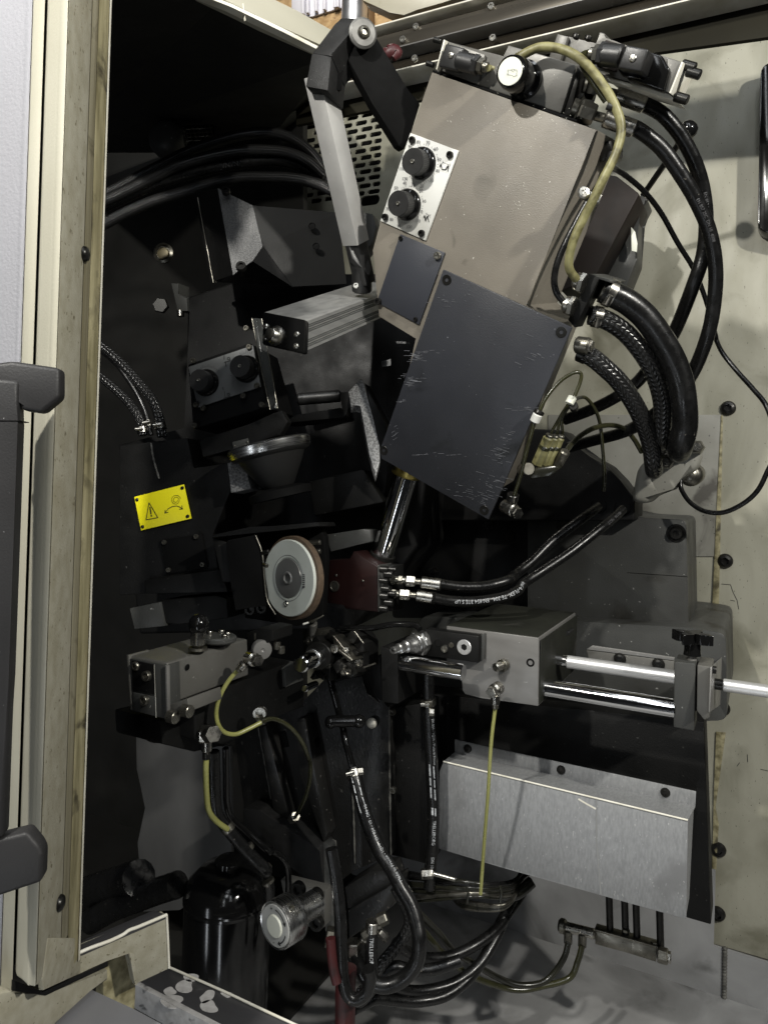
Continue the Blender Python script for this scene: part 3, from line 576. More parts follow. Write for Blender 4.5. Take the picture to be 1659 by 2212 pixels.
# manifold and valves on top of the head
MH = -.012
mf = prism('valve_manifold', HF, q(13, 72, 298, 128, 122, 470, 222, 490, 148, 885, 262, 795, 542), MH, -.10, 'block', head, .0015)
prism('manifold_side_plate', HF, q(13, 888, 262, 910, 300, 845, 560, 800, 545), MH-.006, -.095, 'screw', mf, .001)
prism('manifold_gasket', HF, q(13, 60, 292, 800, 545, 890, 580, 885, 592, 790, 560, 55, 302), MH+.004, -.10, 'matt', head, .0006)
bolt('cap', HF.at(q1(13, 712, 150), MH-.04), HF.z, .004, 'screw', mf)
def connector(parent, blk, h0, h1, scr, gl, grad, mt='black', gmt='oldnickel'):
    c = prism('solenoid_connector', HF, q(13, *blk), h1, h0, mt, parent, .0025, 3)
    bolt('pan', HF.at(q1(13, *scr), h1), HF.z, .0042, 'brightscrew', c)
    a, b = [HF.at(p, (h0+h1)/2+.003) for p in q(13, *gl)]; d = (b-a)
    cyl('cable_gland', a, a+d*.62, grad, mt, c, .002); hexn('gland_nut', a+d*.52, a+d*.70, grad*1.08, mt, c); hexn('gland_nut', a+d*.70, a+d*.86, grad*.84, gmt, c); cyl('gland_collar', a+d*.86, b, grad*.55, gmt, c); return b
va = prism('solenoid_valve', HF, q(13, 80, 285, 122, 118, 360, 205, 315, 375), MH+.006, MH+.0003, 'block', head, .001)
prism('gasket', HF, q(13, 76, 288, 122, 116, 130, 119, 84, 292), MH+.016, MH+.007, 'edge', va, .0005)
ea = connector(va, (88, 272, 132, 138, 240, 165, 198, 298), MH+.0065, MH+.024, (163, 207), (205, 238, 375, 280), .0115)
for x, y in ((108, 130), (66, 266)): 
    p = HF.at(q1(13, x, y), MH+.006); cyl('socket_screw', p, p-HF.x*.012, .0035, 'screw', va)
# rotary pressure knob with pale disc
kb = HF.at(q1(13, 592, 352), MH); 
pk = lathe('pressure_switch', kb, HF.z, [(0, 0), (.0225, 0), (.0225, .007), (.0195, .009), (.0195, .014), (.0205, .016), (.0205, .036), (.0185, .047), (.0165, .049), (.0165, .0485), (0, .0485)], 'gloss', head, 44)
kf = HF.off(MH+.0492); kc = HF.loc(q1(13, 513, 303), MH+.0492)
kd = lathe('dial_disc', kb+HF.z*.0487, HF.z, [(0, .0006), (.0152, .0006), (.0156, 0)], 'label', pk, 40)
kx = lambda dx, dy: (513+dx, 303+dy)
strokes('printed_symbol', HF, [q(13, 490, 322, 490, 292, 508, 292, 520, 286, 532, 292, 542, 292, 540, 324), q(13, 483, 318, 512, 322, 525, 330, 545, 324), q(13, 508, 292, 520, 300, 532, 292)], .0004, MH+.0502, 'greyink', pk)
# second valve, right of the manifold
VH = -.035
vb = prism('directional_valve', HF, q(13, 725, 222, 775, 82, 840, 100, 1005, 150, 1015, 72, 1052, 82, 1045, 112, 1165, 148, 1400, 215, 1492, 245, 1425, 425, 1060, 325), VH, -.10, 'block', head, .0015)
vb['label'] = 'grey valve body with black solenoid at upper right'
prism('raised_block', HF, q(13, 728, 222, 778, 84, 838, 100, 792, 240), VH+.008, VH+.0002, 'block', vb, .001)
prism('red_brown_face', HF, q(13, 1052, 118, 1160, 150, 1112, 302, 1000, 272), VH+.006, VH+.0003, 'rust', vb, .001)
prism('coil', HF, q(13, 1235, 165, 1375, 205, 1420, 285, 1385, 418, 1170, 350), VH+.018, VH+.0003, 'gloss', vb, .003, 3)
prism('end_block', HF, q(13, 1400, 222, 1496, 246, 1424, 424, 1390, 414, 1418, 290), VH+.010, VH-.05, 'block', vb, .0012)
prism('gasket', HF, q(13, 1490, 243, 1500, 246, 1428, 428, 1418, 424), VH+.012, VH-.05, 'edge', vb, .0005)
prism('base_strip', HF, q(13, 1060, 330, 1420, 432, 1470, 475, 1065, 352), VH-.002, -.09, 'edge', vb, .0008)
for x, y in ((1520, 268), (1548, 308), (1478, 452)):
    p = HF.at(q1(13, x-26, y-8), VH-.004); cyl('socket_screw', p, p+HF.x*.016, .0058, 'screw', vb)
for x, y in ((880, 108), (950, 118)): bolt('socket', HF.at(q1(13, x, y), VH), HF.y, .0045, 'screw', vb)
eb = connector(vb, (1120, 282, 1168, 146, 1302, 172, 1256, 304), VH+.0185, VH+.050, (1210, 225), (1150, 215, 960, 198), .0125)
prism('connector_foot', HF, q(13, 1120, 284, 1256, 306, 1250, 340, 1150, 330), VH+.030, VH+.0186, 'gloss', vb, .001)
# hydraulic ports with ferrules, then the two long hoses
def ferrule_hose(name, label, nut, stub, fer, pts, dep, rh, mt='rubber'):
    t = thing(name, label, 'hose', P(*q1(*fer[:3]), dep[0]), 'hydraulic hoses')
    n0, n1, s1, f0, f1 = [P(*q1(fer[0], *p), dep[0]) for p in (nut[:2], nut[2:], stub, fer[1:3], fer[3:])]
    hexn('hex_nut', n0, n1, rh*1.35, 'oldnickel', t); cyl('nipple', n1, f0, rh*.6, 'oldnickel', t); cyl('nipple_flange', n0-(n1-n0)*.45, n0-(n1-n0)*.1, rh*1.15, 'oldnickel', t)
    cyl('crimp_ferrule', f0, f1, rh*1.12, 'nickel' if name != 'x' else 'nickel', t, .0015)
    h = tube('rubber_hose', [f1-(f1-f0)*.2]+pts, rh, mt, t, 18, 8); return t, h
hA, tA = ferrule_hose('hydraulic_hose', 'long black hose arcing from the upper ferrule beside the ball lever', (945, 390, 1000, 402), (1060, 415), (13, 1112, 432, 1278, 492), W(3, [.925, .94, .97, 1.0], 900, 645, 1005, 706, 1110, 825, 1195, 980, 1250, 1150, 1274, 1350, 1258, 1560, 1195, 1760)+W(14, [1.06, 1.25], 1215, 510, 1080, 700, 930, 890, 760, 1010, 560, 1110, 360, 1185), [.92], .0094)
hB, tB = ferrule_hose('hydraulic_hose', 'long black hose from the lower ferrule below the manifold corner', (900, 520, 990, 555), (1040, 570), (13, 1045, 570, 1218, 632), W(3, [.915, .93, .96, 1.0], 860, 803, 1000, 915, 1120, 1080, 1212, 1235, 1288, 1410, 1328, 1600, 1330, 1800, 1290, 2050)+W(14, [1.04, 1.28], 1360, 825, 1200, 1020, 1010, 1180, 830, 1280, 600, 1345, 400, 1400), [.91], .0094)
for tt, dd in ((tA, .30), (tB, .24)):
    tube_text(tt, 'EN 857 2SC  DN 10  4008', tt.arc[-1]*dd, .0055, 'greyink', tt.o.parent, lat=.002)
hexn('port_nut', HF.at(q1(13, 868, 500), -.04), HF.at(q1(13, 905, 515), -.04), .017, 'screw', hB); hexn('port_nut', HF.at(q1(13, 905, 370), -.05), HF.at(q1(13, 950, 385), -.05), .015, 'screw', hA)
# yellowed cable
cb = tube('valve_cable', [HF.at(q1(13, 540, 230), MH+.03)]+W(3, [.90, .865, .86, .87, .90, .93], 120, 352, 230, 297, 330, 293, 430, 322, 520, 382, 600, 472, 680, 590, 738, 720, 748, 830, 712, 960, 642, 1100, 580, 1230, 528, 1330, 462, 1470, 432, 1580, 432, 1660, 475, 1725), .0054, 'cable', None, 14)
tag(cb.o, 'yellowed cable looping over the head and down its right side', 'cable')
tag(tube('valve_cable', [ea, *W(13, .945, 385, 284, 420, 284, 452, 280)], .0042, 'cable').o, 'short yellowed cable between left solenoid and round knob', 'cable')
tag(tube('valve_cable', [eb, *W(13, [.875, .875, .88], 925, 212, 925, 260, 965, 330, 1010, 400, 1060, 470)], .0048, 'tubed').o, 'dark yellow cable leaving the right solenoid gland', 'cable')
tag(tube('cable_tie', W(13, .862, 1062, 498, 1085, 505, 1120, 492), .0045, 'black', None, 10, 5).o, 'black tie bundling the cables at the ferrules', 'cable tie')
cl = thing('cable_clip', 'zinc clip holding the yellowed cable on the head side', 'clip', P(*q1(3, 560, 1215), .96))
bar('clip_strap', P(*q1(3, 520, 1205), .888), P(*q1(3, 622, 1232), .882), UT, .0115, .0022, 'nickel', cl, .0006); bolt('pan', P(*q1(3, 518, 1190), .884), -F, .0078, 'brightscrew', cl)
tag(tube('thin_cable', W(3, [.93, .93, .95, .96], 690, 920, 640, 1090, 560, 1220, 480, 1360, 380, 1560, 340, 1700, 350, 1800, 400, 1870), .0044, 'rubber').o, 'thin black cable along the right side of head', 'cable')
prism('side_boss', HF, q(3, 590, 880, 700, 860, 700, 960, 620, 1010), -.05, -.10, 'screw', head, .004)
# ================================================================ SWING ARM AND ALUMINIUM BAR
arm = thing('swing_arm', 'black jointed support arm with silver link bar left of head', 'support arm', P(770, 540, 1.1))
AF = FN(q1(16, 230, 700), .97, (-.35, .05, -.93), q1(16, 320, 720))
prism('elbow_lower', AF, q(16, 128, 545, 330, 572, 290, 930, 64, 890), 0, -.05, 'textured', arm, .0015)
AE = FN(q1(16, 230, 550), .97, (-.30, .35, -.88), q1(16, 330, 575))
prism('elbow_upper', AE, q(16, 128, 545, 365, 250, 430, 180, 560, 182, 640, 215, 548, 290, 330, 575), -.0005, -.05, 'textured', arm, .002)
AS = FN(q1(16, 400, 600), .985, (.55, -.1, -.83), q1(16, 560, 600))
prism('elbow_side', AS, q(16, 332, 575, 545, 300, 700, 210, 740, 300, 700, 520, 480, 610, 440, 680, 440, 930, 292, 925), 0, -.03, 'matt', arm, .002)
AM = FN(q1(16, 800, 600), .99, (.25, -.25, -.93), q1(16, 1100, 900))
prism('flat_arm', AM, [*q(16, 500, 620, 560, 480, 640, 330, 720, 280, 770, 360), *q(2, 850, 555, 905, 600, 935, 640, 880, 815, 835, 925, 800, 900, 640, 640)], -.004, -.03, 'matt', arm, .002)
pv = AM.at(q1(16, 640, 355), .002)
lathe('pivot_washer', pv, AM.z*.85-RT*.05+AS.z*.5, [(0, .002), (.0175, .002), (.019, .0035), (.019, .006), (.016, .0085), (0, .009)], 'dullsteel', arm, 40)
bolt('button', pv+(AM.z*.85+AS.z*.5).normalized()*.0085, AM.z*.85+AS.z*.5, .0085, 'oldnickel', arm, 'pivot_bolt')
b0, b1 = P(*q1(2, 330, 565), 1.0), P(*q1(2, 538, 1500), 1.10)
ax = (b1-b0).normalized()
# square link bar turned so that two faces show
nf = (-F-RT*.75); x_ = ax.cross(nf).normalized(); bar('link_bar', b0-ax*.02, b1, x_, .029, .029, 'alubar', arm, .0012)
bar('link_fork', b1-ax*.002, b1+ax*.062, x_, .026, .024, 'black', arm, .003)
f0 = P(*q1(2, 575, 1640), 1.12); cyl('fork_pin', f0, P(*q1(2, 575, 1800), 1.14), .0155, 'black', arm, .002)
prism('fork_plate', FN(q1(2, 560, 1600), 1.10, (.5, 0, -.86), q1(2, 640, 1620)), q(2, 490, 1500, 580, 1510, 635, 1650, 625, 1700, 560, 1640, 515, 1600), 0, -.012, 'black', arm, .002)
bolt('socket', P(*q1(2, 538, 1765), 1.10), -F, .004, 'brightscrew', arm)
prism('hinge_block', FN(q1(2, 620, 1400), 1.16, (-.3, 0, -.95), q1(2, 660, 1400)), q(2, 585, 1310, 640, 1320, 665, 1400, 640, 1500, 590, 1560), 0, -.03, 'darkgrey', arm, .001)
# extruded aluminium bar
al = thing('aluminium_profile', 'ribbed aluminium extrusion with black screwed end cap', 'profile bar', P(620, 720, 1.02))
EF = FN(q1(15, 860, 350), .985, (-.62, .12, -.77), q1(15, 1000, 375))
ec = EF.o; L_ = .30
e_tl, e_tr, e_br, e_bl = [EF.at(p) for p in q(15, 712, 190, 1038, 252, 1030, 512, 706, 442)]
# receding direction: the top right edge runs from (1040,250) to (1570,60)
far = P(*q1(15, 1590, 50), 1.16); dr = (far-e_tr).normalized()
cx_ = (e_tr-e_tl).normalized(); cy_ = (e_tr-e_br).normalized(); wdt = (e_tr-e_tl).length; hgt = (e_tr-e_br).length
def ring(off, prof): return [e_br+cx_*(-x)+cy_*y+dr*off for x, y in prof]
pr = [(wdt, hgt*.02), (wdt, hgt*.98), (.003, hgt*.98), (0, hgt*.94)]
for y in (.80, .74, .66, .60, .34, .28, .20, .14): pr += [(0, hgt*(y+.025)), (.0045, hgt*(y+.02)), (.0045, hgt*(y-.012)), (0, hgt*(y-.02))]
pr += [(0, hgt*.04), (.003, hgt*.02)]
loft('extrusion', [ring(.004, pr), ring(.34, pr)], 'alu', al, 20)
cap = prism('end_cap', EF, q(15, 706, 200, 716, 188, 1030, 248, 1042, 262, 1034, 505, 1020, 515, 712, 446, 703, 436), .003, -.004, 'gloss', al, .0015)
for x, y in ((732, 302), (729, 390), (975, 365), (970, 458)): bolt('pan', EF.at(q1(15, x, y), .003), EF.z, .0043, 'brightscrew', cap)
pb_ = EF.at(q1(15, 815, 378), .003); lathe('button_bezel', pb_, EF.z, [(0, 0), (.014, 0), (.014, .002), (.011, .004), (.0095, .011), (.0085, .012), (.0085, .0105), (0, .0105)], 'nickel', al, 32)
lathe('push_button', pb_+EF.z*.0105, EF.z, [(0, 0), (.0075, 0), (.0075, .003), (.006, .004), (0, .004)], 'oldnickel', al)
# ================================================================ RIGHT OF THE HEAD: HOSES, LEVER, CABLES
def hose(name, label, pts, r, mt, cat='hose', group=None, seg=18, sub=8):
    t = tube(name, pts, r, mt, None, seg, sub); tag(t.o, label, cat, group); return t
hb = thing('hose_bracket', 'dark bracket block with four hose fittings right of cover plate', 'bracket', HF.at(q1(14, 500, 250), -.03))
prism('bracket_plate', HF, q(14, 545, 35, 632, 76, 440, 466, 384, 400, 470, 232), -.022, -.055, 'dark', hb, .0015)
prism('bracket_lip', HF, q(14, 560, 38, 700, 80, 740, 98, 720, 110, 630, 80), -.024, -.09, 'darkgrey', hb, .001)
for (x, y), (x2, y2) in (((520, 120), (432, 92)), ((440, 300), (352, 275))):
    a, b = HF.at(q1(14, x, y), -.015), HF.at(q1(14, x2, y2), -.015); d = b-a
    hexn('fitting_nut', a, a+d*.45, .0135, 'nickel', hb); cyl('fitting_collar', a+d*.45, a+d*.8, .0115, 'nickel', hb); cyl('fitting_tip', a+d*.8, b, .008, 'oldnickel', hb)
def hose_clamp(parent, p0, p1, r, mt='nickel'):
    d = (p1-p0).normalized(); c = lathe('hose_clamp', p0, d, [(r, 0), (r+.0012, .0005), (r+.0012, .0105), (r, .011)], mt, parent, 30)
    side = (C-p0); side = (side-d*side.dot(d)).normalized(); s2 = (side+d.cross(side)*.5).normalized(); cyl('clamp_screw', p0+d*.005+s2*(r+.003)-d.cross(side)*.007, p0+d*.005+s2*(r+.003)+d.cross(side)*.007, .0035, mt, parent)
hC = thing('coolant_hose', 'thickest smooth black hose curving down from the bracket', 'hose', P(*q1(14, 700, 200), .97), 'coolant hoses')
tC = tube('rubber_hose', W(14, [.965, .965, .97, .98, .99, 1.02], 660, 165, 740, 200, 860, 265, 990, 375, 1105, 530, 1200, 695, 1268, 870, 1298, 1050, 1305, 1230, 1272, 1380)+W(14, [1.08, 1.3], 1258, 1432, 1250, 1425), .0168, 'rubber', hC, 22)
hose_clamp(hC, tC.c[3], tC.c[8], .0172); cyl('hose_tail', tC.c[0]-(tC.c[3]-tC.c[0])*.6, tC.c[1], .0135, 'oldnickel', hC)
hD = thing('coolant_hose', 'braided black hose below the thick smooth one', 'hose', P(*q1(14, 620, 390), .975), 'coolant hoses')
tD = tube('braided_hose', W(14, [.975, .975, .985, 1.0, 1.03, 1.06], 560, 365, 640, 385, 730, 425, 840, 505, 945, 625, 1040, 770, 1100, 920, 1130, 1080, 1125, 1250, 1114, 1340)+W(14, [1.12, 1.32], 1112, 1372, 1112, 1368), .0126, 'braid', hD, 24, 10)
hose_clamp(hD, tD.c[3], tD.c[7], .013)
hE = thing('coolant_hose', 'braided black hose lowest on the right of the cover plate', 'hose', P(*q1(14, 530, 640), .985), 'coolant hoses')
tE = tube('braided_hose', W(14, [.99, .99, 1.0, 1.02, 1.05, 1.08], 520, 660, 600, 712, 680, 780, 770, 865, 865, 990, 940, 1120, 1000, 1260, 1040, 1400, 1058, 1550)+W(14, [1.13, 1.32], 1062, 1588, 1062, 1575), .0126, 'braid', hE, 24, 10)
a = P(*q1(14, 450, 595), .985); b = P(*q1(14, 560, 610), .975); cyl('elbow_body', a, b, .0115, 'oldnickel', hE, .002); hexn('elbow_nut', b-(b-a)*.15, b+(b-a)*.18, .0085, 'nickel', hE); cyl('elbow_stem', P(*q1(14, 470, 660), 1.0), P(*q1(14, 540, 690), .995), .0115, 'screw', hE, .001)
# hose ports on the casting
hp = thing('hose_port', 'oily grey port block where three thick hoses end', 'port block', P(*q1(14, 1150, 1560), 1.12))
PF = FXZ(q1(14, 1200, 1500), 1.26)
prism('port_plate', PF, q(14, 930, 1560, 1120, 1400, 1380, 1345, 1440, 1430, 1400, 1570, 1180, 1690, 1010, 1850, 880, 1830), 0, -.06, 'sheet', hp, .012, 4)
for x, y in ((1150, 1430), (1400, 1400), (1160, 1520)):
    p = PF.at(q1(14, x, y), .012); hexn('plug_nut', p-PF.z*.02, p+PF.z*.012, .012, 'oldnickel', hp); cyl('plug', p+PF.z*.01, p+PF.z*.02, .007, 'nickel', hp)
# round connector with its thin looping cable
cn = thing('round_connector', 'round ringed metal connector with black cable on grey sheet', 'connector', WF.at(q1(14, 1320, 1630), .05))
cp0 = P(*q1(14, 1350, 1620), 1.36); ca = (P(*q1(14, 1300, 1640), 1.30)-cp0).normalized()
lathe('connector_body', cp0, ca, [(0, -.04), (.02, -.04), (.021, 0), (.0185, .004), (.0195, .009), (.017, .012), (.018, .018), (.0145, .021), (.015, .027), (.011, .03), (.011, .034), (.006, .036), (0, .036)], 'oldnickel', cn, 36)
tag(hose('signal_cable', 'thin black cable hanging in a wide loop at the right edge', W(3, [1.07, 1.12, 1.2, 1.28], 690, 1030, 720, 1046, 800, 1100, 900, 1190, 1000, 1320, 1100, 1500, 1200, 1665, 1272, 1850, 1330, 2060)+W(6, [1.29, 1.25, 1.2, 1.2, 1.22, 1.26, 1.3, 1.31], 1340, 90, 1380, 170, 1470, 282, 1560, 382, 1645, 490, 1690, 640, 1690, 800, 1650, 900, 1590, 1015, 1500, 1095, 1380, 1148, 1265, 1140, 1175, 1085, 1122, 1005, 1118, 950, 1140, 925), .0041, 'rubber', 'cable', None, 12).o, 'thin black cable hanging in a wide loop at the right edge', 'cable')
lv = thing('ball_lever', 'thin lever with black ball knob behind the hoses', 'lever', P(*q1(3, 900, 1190), 1.40))
l0, l1 = P(*q1(3, 1165, 800), 1.26), P(*q1(3, 885, 1205), 1.42)
sphere('ball_knob', l0, .0155, 'gloss', lv); cyl('lever_rod', l0, l1, .0055, 'screw', lv)
mb = thing('motor_block', 'rust brown motor block behind the head, beside the wall', 'motor', P(*q1(3, 750, 1500), 1.42))
prism('motor_case', FXZ(q1(3, 750, 1300), 1.36), q(3, 640, 1070, 720, 1082, 865, 1195, 600, 1690, 380, 1800, 300, 1600), 0, -.12, 'rust', mb, .004)
prism('motor_flange', FXZ(q1(3, 800, 1400), 1.42), q(3, 868, 1196, 918, 1228, 852, 1330, 850, 1600, 770, 1800, 560, 1780, 600, 1690), 0, -.07, 'darkgrey', mb, .004)
prism('paper_tag', FXZ(q1(3, 800, 1400), 1.40), q(3, 812, 1400, 836, 1430, 850, 1500, 846, 1555, 815, 1548), .004, -.001, 'label', mb, .0003)
bx_ = thing('wall_control_box', 'flat black rounded box cut off at the right edge', 'box', WF.at((1659, 320), .03))
CB = WF.off(.05); prismL('case', CB, rounded([CB.loc(p) for p in (*q(3, 1612, 395), (1760, 115), (1760, 525), *q(3, 1592, 1425))], .02, 5), 0, -.045, 'gloss', bx_, .006, 3)
# pneumatic tubes and valves beside the cover plate
pn = thing('flow_valve_cluster', 'three yellowed tube connectors in a small block beside the cover plate', 'valve cluster', P(*q1(14, 220, 1500), 1.03))
for i, (x, y, x2, y2, r) in enumerate(((240, 1320, 140, 1540, .0078), (288, 1325, 195, 1540, .0062), (330, 1325, 232, 1540, .0058))):
    a, b = P(*q1(14, x, y), 1.03), P(*q1(14, x2, y2), 1.05); c = cyl('tube_connector', a, b, r, 'cable', pn, .002); cyl('connector_ring', a+(b-a)*.3, a+(b-a)*.42, r*1.1, 'tubed', pn, .0006); cyl('connector_cap', a-(b-a)*.08, a, r*.8, 'oldnickel', pn)
prism('valve_base', FN(q1(14, 170, 1580), 1.03, (-.4, -.1, -.9), q1(14, 290, 1560)), q(14, 110, 1570, 280, 1545, 330, 1560, 250, 1630, 75, 1655), 0, -.025, 'tubeb', pn, .003)
a, b = P(*q1(14, 30, 1580), 1.05), P(*q1(14, 80, 1570), 1.03); cyl('brass_plug', a, b, .009, 'oldnickel', pn)
a, b = P(*q1(14, 370, 1430), 1.03), P(*q1(14, 300, 1550), 1.05); cyl('tube_connector', a, b, .007, 'oldnickel', pn, .002)
for i, (x, y) in enumerate(((262, 1275), (305, 1280), (345, 1275))): tag(tube('air_tube', W(14, [1.02, 1.04], 405+i*8, 1040+i*6, 350+i*6+i*4, 1120, 310+i*14, 1190, x, y, x-10, y+45), .0021, 'tubed', None, 10, 6).o, 'thin clear tube, %s of three feeding the yellowed connectors' % ('left', 'middle', 'right')[i], 'tube')
fc = thing('tube_joiner', 'small pale tube joiner above the three thin tubes', 'joiner', P(*q1(14, 410, 1030), 1.0)); cyl('sleeve', P(*q1(14, 425, 1005), 1.0), P(*q1(14, 395, 1060), 1.0), .006, 'label', fc); 
a, b = P(*q1(14, 436, 1095), 1.02), P(*q1(14, 430, 1075), 1.0); cyl('screw_head', a, b, .006, 'screw', fc)
f2 = thing('tube_joiner', 'white tube joiner on the cover plate edge', 'joiner', P(*q1(14, 140, 1170), .99)); cyl('sleeve', P(*q1(14, 152, 1140), .99), P(*q1(14, 124, 1200), .995), .0066, 'white', f2); cyl('collar', P(*q1(14, 165, 1115), .99), P(*q1(14, 152, 1142), .99), .0072, 'screw', f2)
tag(tube('air_tube', W(14, [.99, .985, .99], 160, 1125, 190, 1060, 240, 980, 330, 880, 420, 822, 470, 812, 492, 835, 480, 900, 440, 1000), .0025, 'tubed', None, 10).o, 'thin clear tube arching over from the white joiner', 'tube')
tag(tube('air_tube', W(14, [.995, 1.01, 1.03], 122, 1203, 90, 1330, 60, 1440, 20, 1610)+W(6, [1.04], 92, 1042), .0025, 'tubed', None, 10).o, 'thin yellowed tube down the cover plate edge to the elbow', 'tube')
tag(tube('air_tube', W(14, [1.1, 1.15, 1.2], 445, 1025, 480, 1012, 530, 1015, 590, 1090, 635, 1200, 658, 1400, 672, 1600, 668, 1745), .0028, 'tubed', None, 10).o, 'dark tube hanging down to the clamp block on casting', 'tube')
tag(tube('air_tube', W(14, [1.08, 1.15, 1.2], 375, 1430, 420, 1370, 500, 1300, 600, 1248, 720, 1228, 820, 1252, 900, 1330, 965, 1440), .0040, 'tubed', None, 10).o, 'clear tube arching left to right beneath the braided hoses', 'tube')
el = thing('elbow_fitting', 'nickel elbow fitting at the lower right corner of cover plate', 'fitting', P(*q1(6, 75, 1100), 1.05))
cyl('collar', P(*q1(6, 85, 1035), 1.045), P(*q1(6, 78, 1075), 1.05), .0085, 'screw', el); cyl('stem', P(*q1(6, 78, 1070), 1.05), P(*q1(6, 68, 1120), 1.055), .0075, 'nickel', el)
cyl('body', P(*q1(6, 25, 1105), 1.06), P(*q1(6, 95, 1140), 1.04), .0095, 'nickel', el, .002); hexn('nut', P(*q1(6, 88, 1140), 1.042), P(*q1(6, 118, 1158), 1.03), .0085, 'nickel', el)

# ================================================================ CASTING AND HANSA HOSES
CF = FXZ(q1(6, 1100, 1300), 1.33)
cast = thing('machine_bed_casting', 'big dark grey painted casting behind the slide rods', 'casting', CF.at(q1(6, 700, 2400), -.1))
def rp(fr, uv, r): return rounded([fr.loc(p) for p in uv], r, 5)
prismL('upper_casting', CF, rp(CF, q(6, 175, 1105, 560, 1110, 900, 1182, 1152, 1193, 1166, 1900, 175, 1900), .012), 0, -.21, 'darkgrey', cast, .005, 3)
prismL('upper_left_casting', CF.off(-.03), rp(CF.off(-.03), q(5, 900, 1150, 1420, 1190, 1820, 1110, 1820, 1800, 880, 1800), .01), 0, -.12, 'dark', cast, .004, 3)
prismL('lower_casting', CF.off(.05), rp(CF.off(.05), [*q(12, -700, 150, 430, 190, 1215, 232, 1490, 275, 1500, 900), (1470, 1560), (860, 1560)], .014), 0, -.32, 'darkgrey', cast, .006, 3)
prism('rear_dome', FXZ(q1(6, 500, 1000), 1.37), q(6, -420, 600, 380, 640, 470, 755, 560, 805, 660, 860, 745, 950, 835, 1065, 835, 1200, -420, 1200), 0, -.1, 'dark', cast, .004, 3)
BEDF = FXZ((1200, 1640), 1.25)
prism('lower_bed', BEDF, [(846, 1490), (1520, 1560), (1535, 1998), (1300, 1930), (850, 1800)], 0, -.06, 'dark', cast, .002)
for r, x, y, k, h in ((6, 1090, 1277, .0125, 0), (6, 405, 1230, .0125, 0), (6, 72, 1297, .010, -.03), (5, 1135, 1520, .0105, -.03), (5, 1485, 1222, .011, -.03)):
    p = CF.at(q1(r, x, y), h); lathe('counterbore', p, CF.z, [(k*1.35, -.002), (k*1.35, .0006), (k*1.2, .0008), (k*1.05, .0003), (0, .0003)], 'screw', cast); bolt('socket', p, CF.z, k*.82, 'screw', cast)
strokes('casting_seam', CF, [q(6, 790, 1520, 1158, 1545)], .0012, .0003, 'screw', cast)
hk = thing('hose_clamp_block', 'grey green clamp block holding two hoses on casting top', 'clamp', CF.at(q1(6, 690, 1110), .03))
HK = CF.off(.04)
prismL('clamp_body', HK, rp(HK, q(6, 555, 1058, 790, 1052, 835, 1066, 790, 1150, 640, 1158, 556, 1118), .006), 0, -.07, 'darkgrey', hk, .002)
for x, y in ((612, 1105), (760, 1118)):
    p = HK.at(q1(6, x, y), .001); lathe('hose_hole', p, HK.z+UT*.2, [(0, -.01), (.0118, -.01), (.0135, .0005), (.0145, .001), (.0145, -.004)], 'matt', hk)
bolt('socket', HK.at(q1(6, 690, 1040), -.02), ZW, .007, 'screw', hk)
d1 = [1.29, 1.26, 1.22, 1.19, 1.16, 1.13, 1.12]
h1 = thing('pressure_hose', 'upper of two black hoses joining maroon block to casting', 'hose', P(*q1(5, 1180, 1590), 1.12), 'pressure hoses')
t1 = tube('rubber_hose', W(6, [1.29, 1.2], 610, 1112, 560, 1150, 480, 1208, 330, 1322, 200, 1450, 100, 1530)+W(5, [1.17, 1.13], 1600, 1565, 1500, 1595, 1400, 1608, 1280, 1606, 1160, 1588), .0082, 'rubber', h1, 18, 8)
h2 = thing('pressure_hose', 'lower of two black hoses, with white printed lettering', 'hose', P(*q1(5, 1155, 1680), 1.11), 'pressure hoses')
t2 = tube('rubber_hose', W(6, [1.28, 1.19], 760, 1128, 700, 1185, 620, 1250, 450, 1385, 280, 1500, 150, 1585)+W(5, [1.16, 1.11], 1650, 1632, 1560, 1672, 1400, 1697, 1250, 1695, 1130, 1675), .0082, 'rubber', h2, 18, 8)
def arc_at(t, uv):                                    # arc length where a tube passes a pixel
    best = min(range(len(t.c)), key=lambda i: (((t.c[i]-C).dot(RT)/(t.c[i]-C).dot(F)*S+CX-uv[0])**2+(-(t.c[i]-C).dot(UT)/(t.c[i]-C).dot(F)*S+CY-uv[1])**2)); return t.arc[best]
tube_text(t2, 'HANSA-FLEX  TE 304   EN 854 3TE 5 UP', (arc_at(t2, q1(6, 200, 1560))+arc_at(t2, q1(5, 1160, 1690)))/2, .0080, 'whiteink', h2)
tube_text(t2, '40136  NOT', arc_at(t2, q1(6, 690, 1190)), .0075, 'greyink', h2, lat=.001)
for tt, o, (fx, fy, gx, gy), (nx, ny) in ((t1, h1, (1180, 1594, 1060, 1578), (965, 1568)), (t2, h2, (1152, 1680, 1030, 1660), (925, 1652))):
    a, b = P(*q1(5, fx, fy), 1.12), P(*q1(5, gx, gy), 1.125); n = P(*q1(5, nx, ny), 1.13); cyl('crimp_ferrule', a, b, .0092, 'nickel', o, .0012); cyl('nipple', b, b.lerp(n, .45), .0048, 'oldnickel', o); hexn('hex_nut', b.lerp(n, .4), n, .0088, 'nickel', o)
    e = n+(n-b)*.75; cyl('adapter', n, e, .0055, 'oldnickel', o); hexn('adapter_nut', n+(n-b)*.2, n+(n-b)*.5, .0072, 'oldnickel', o)

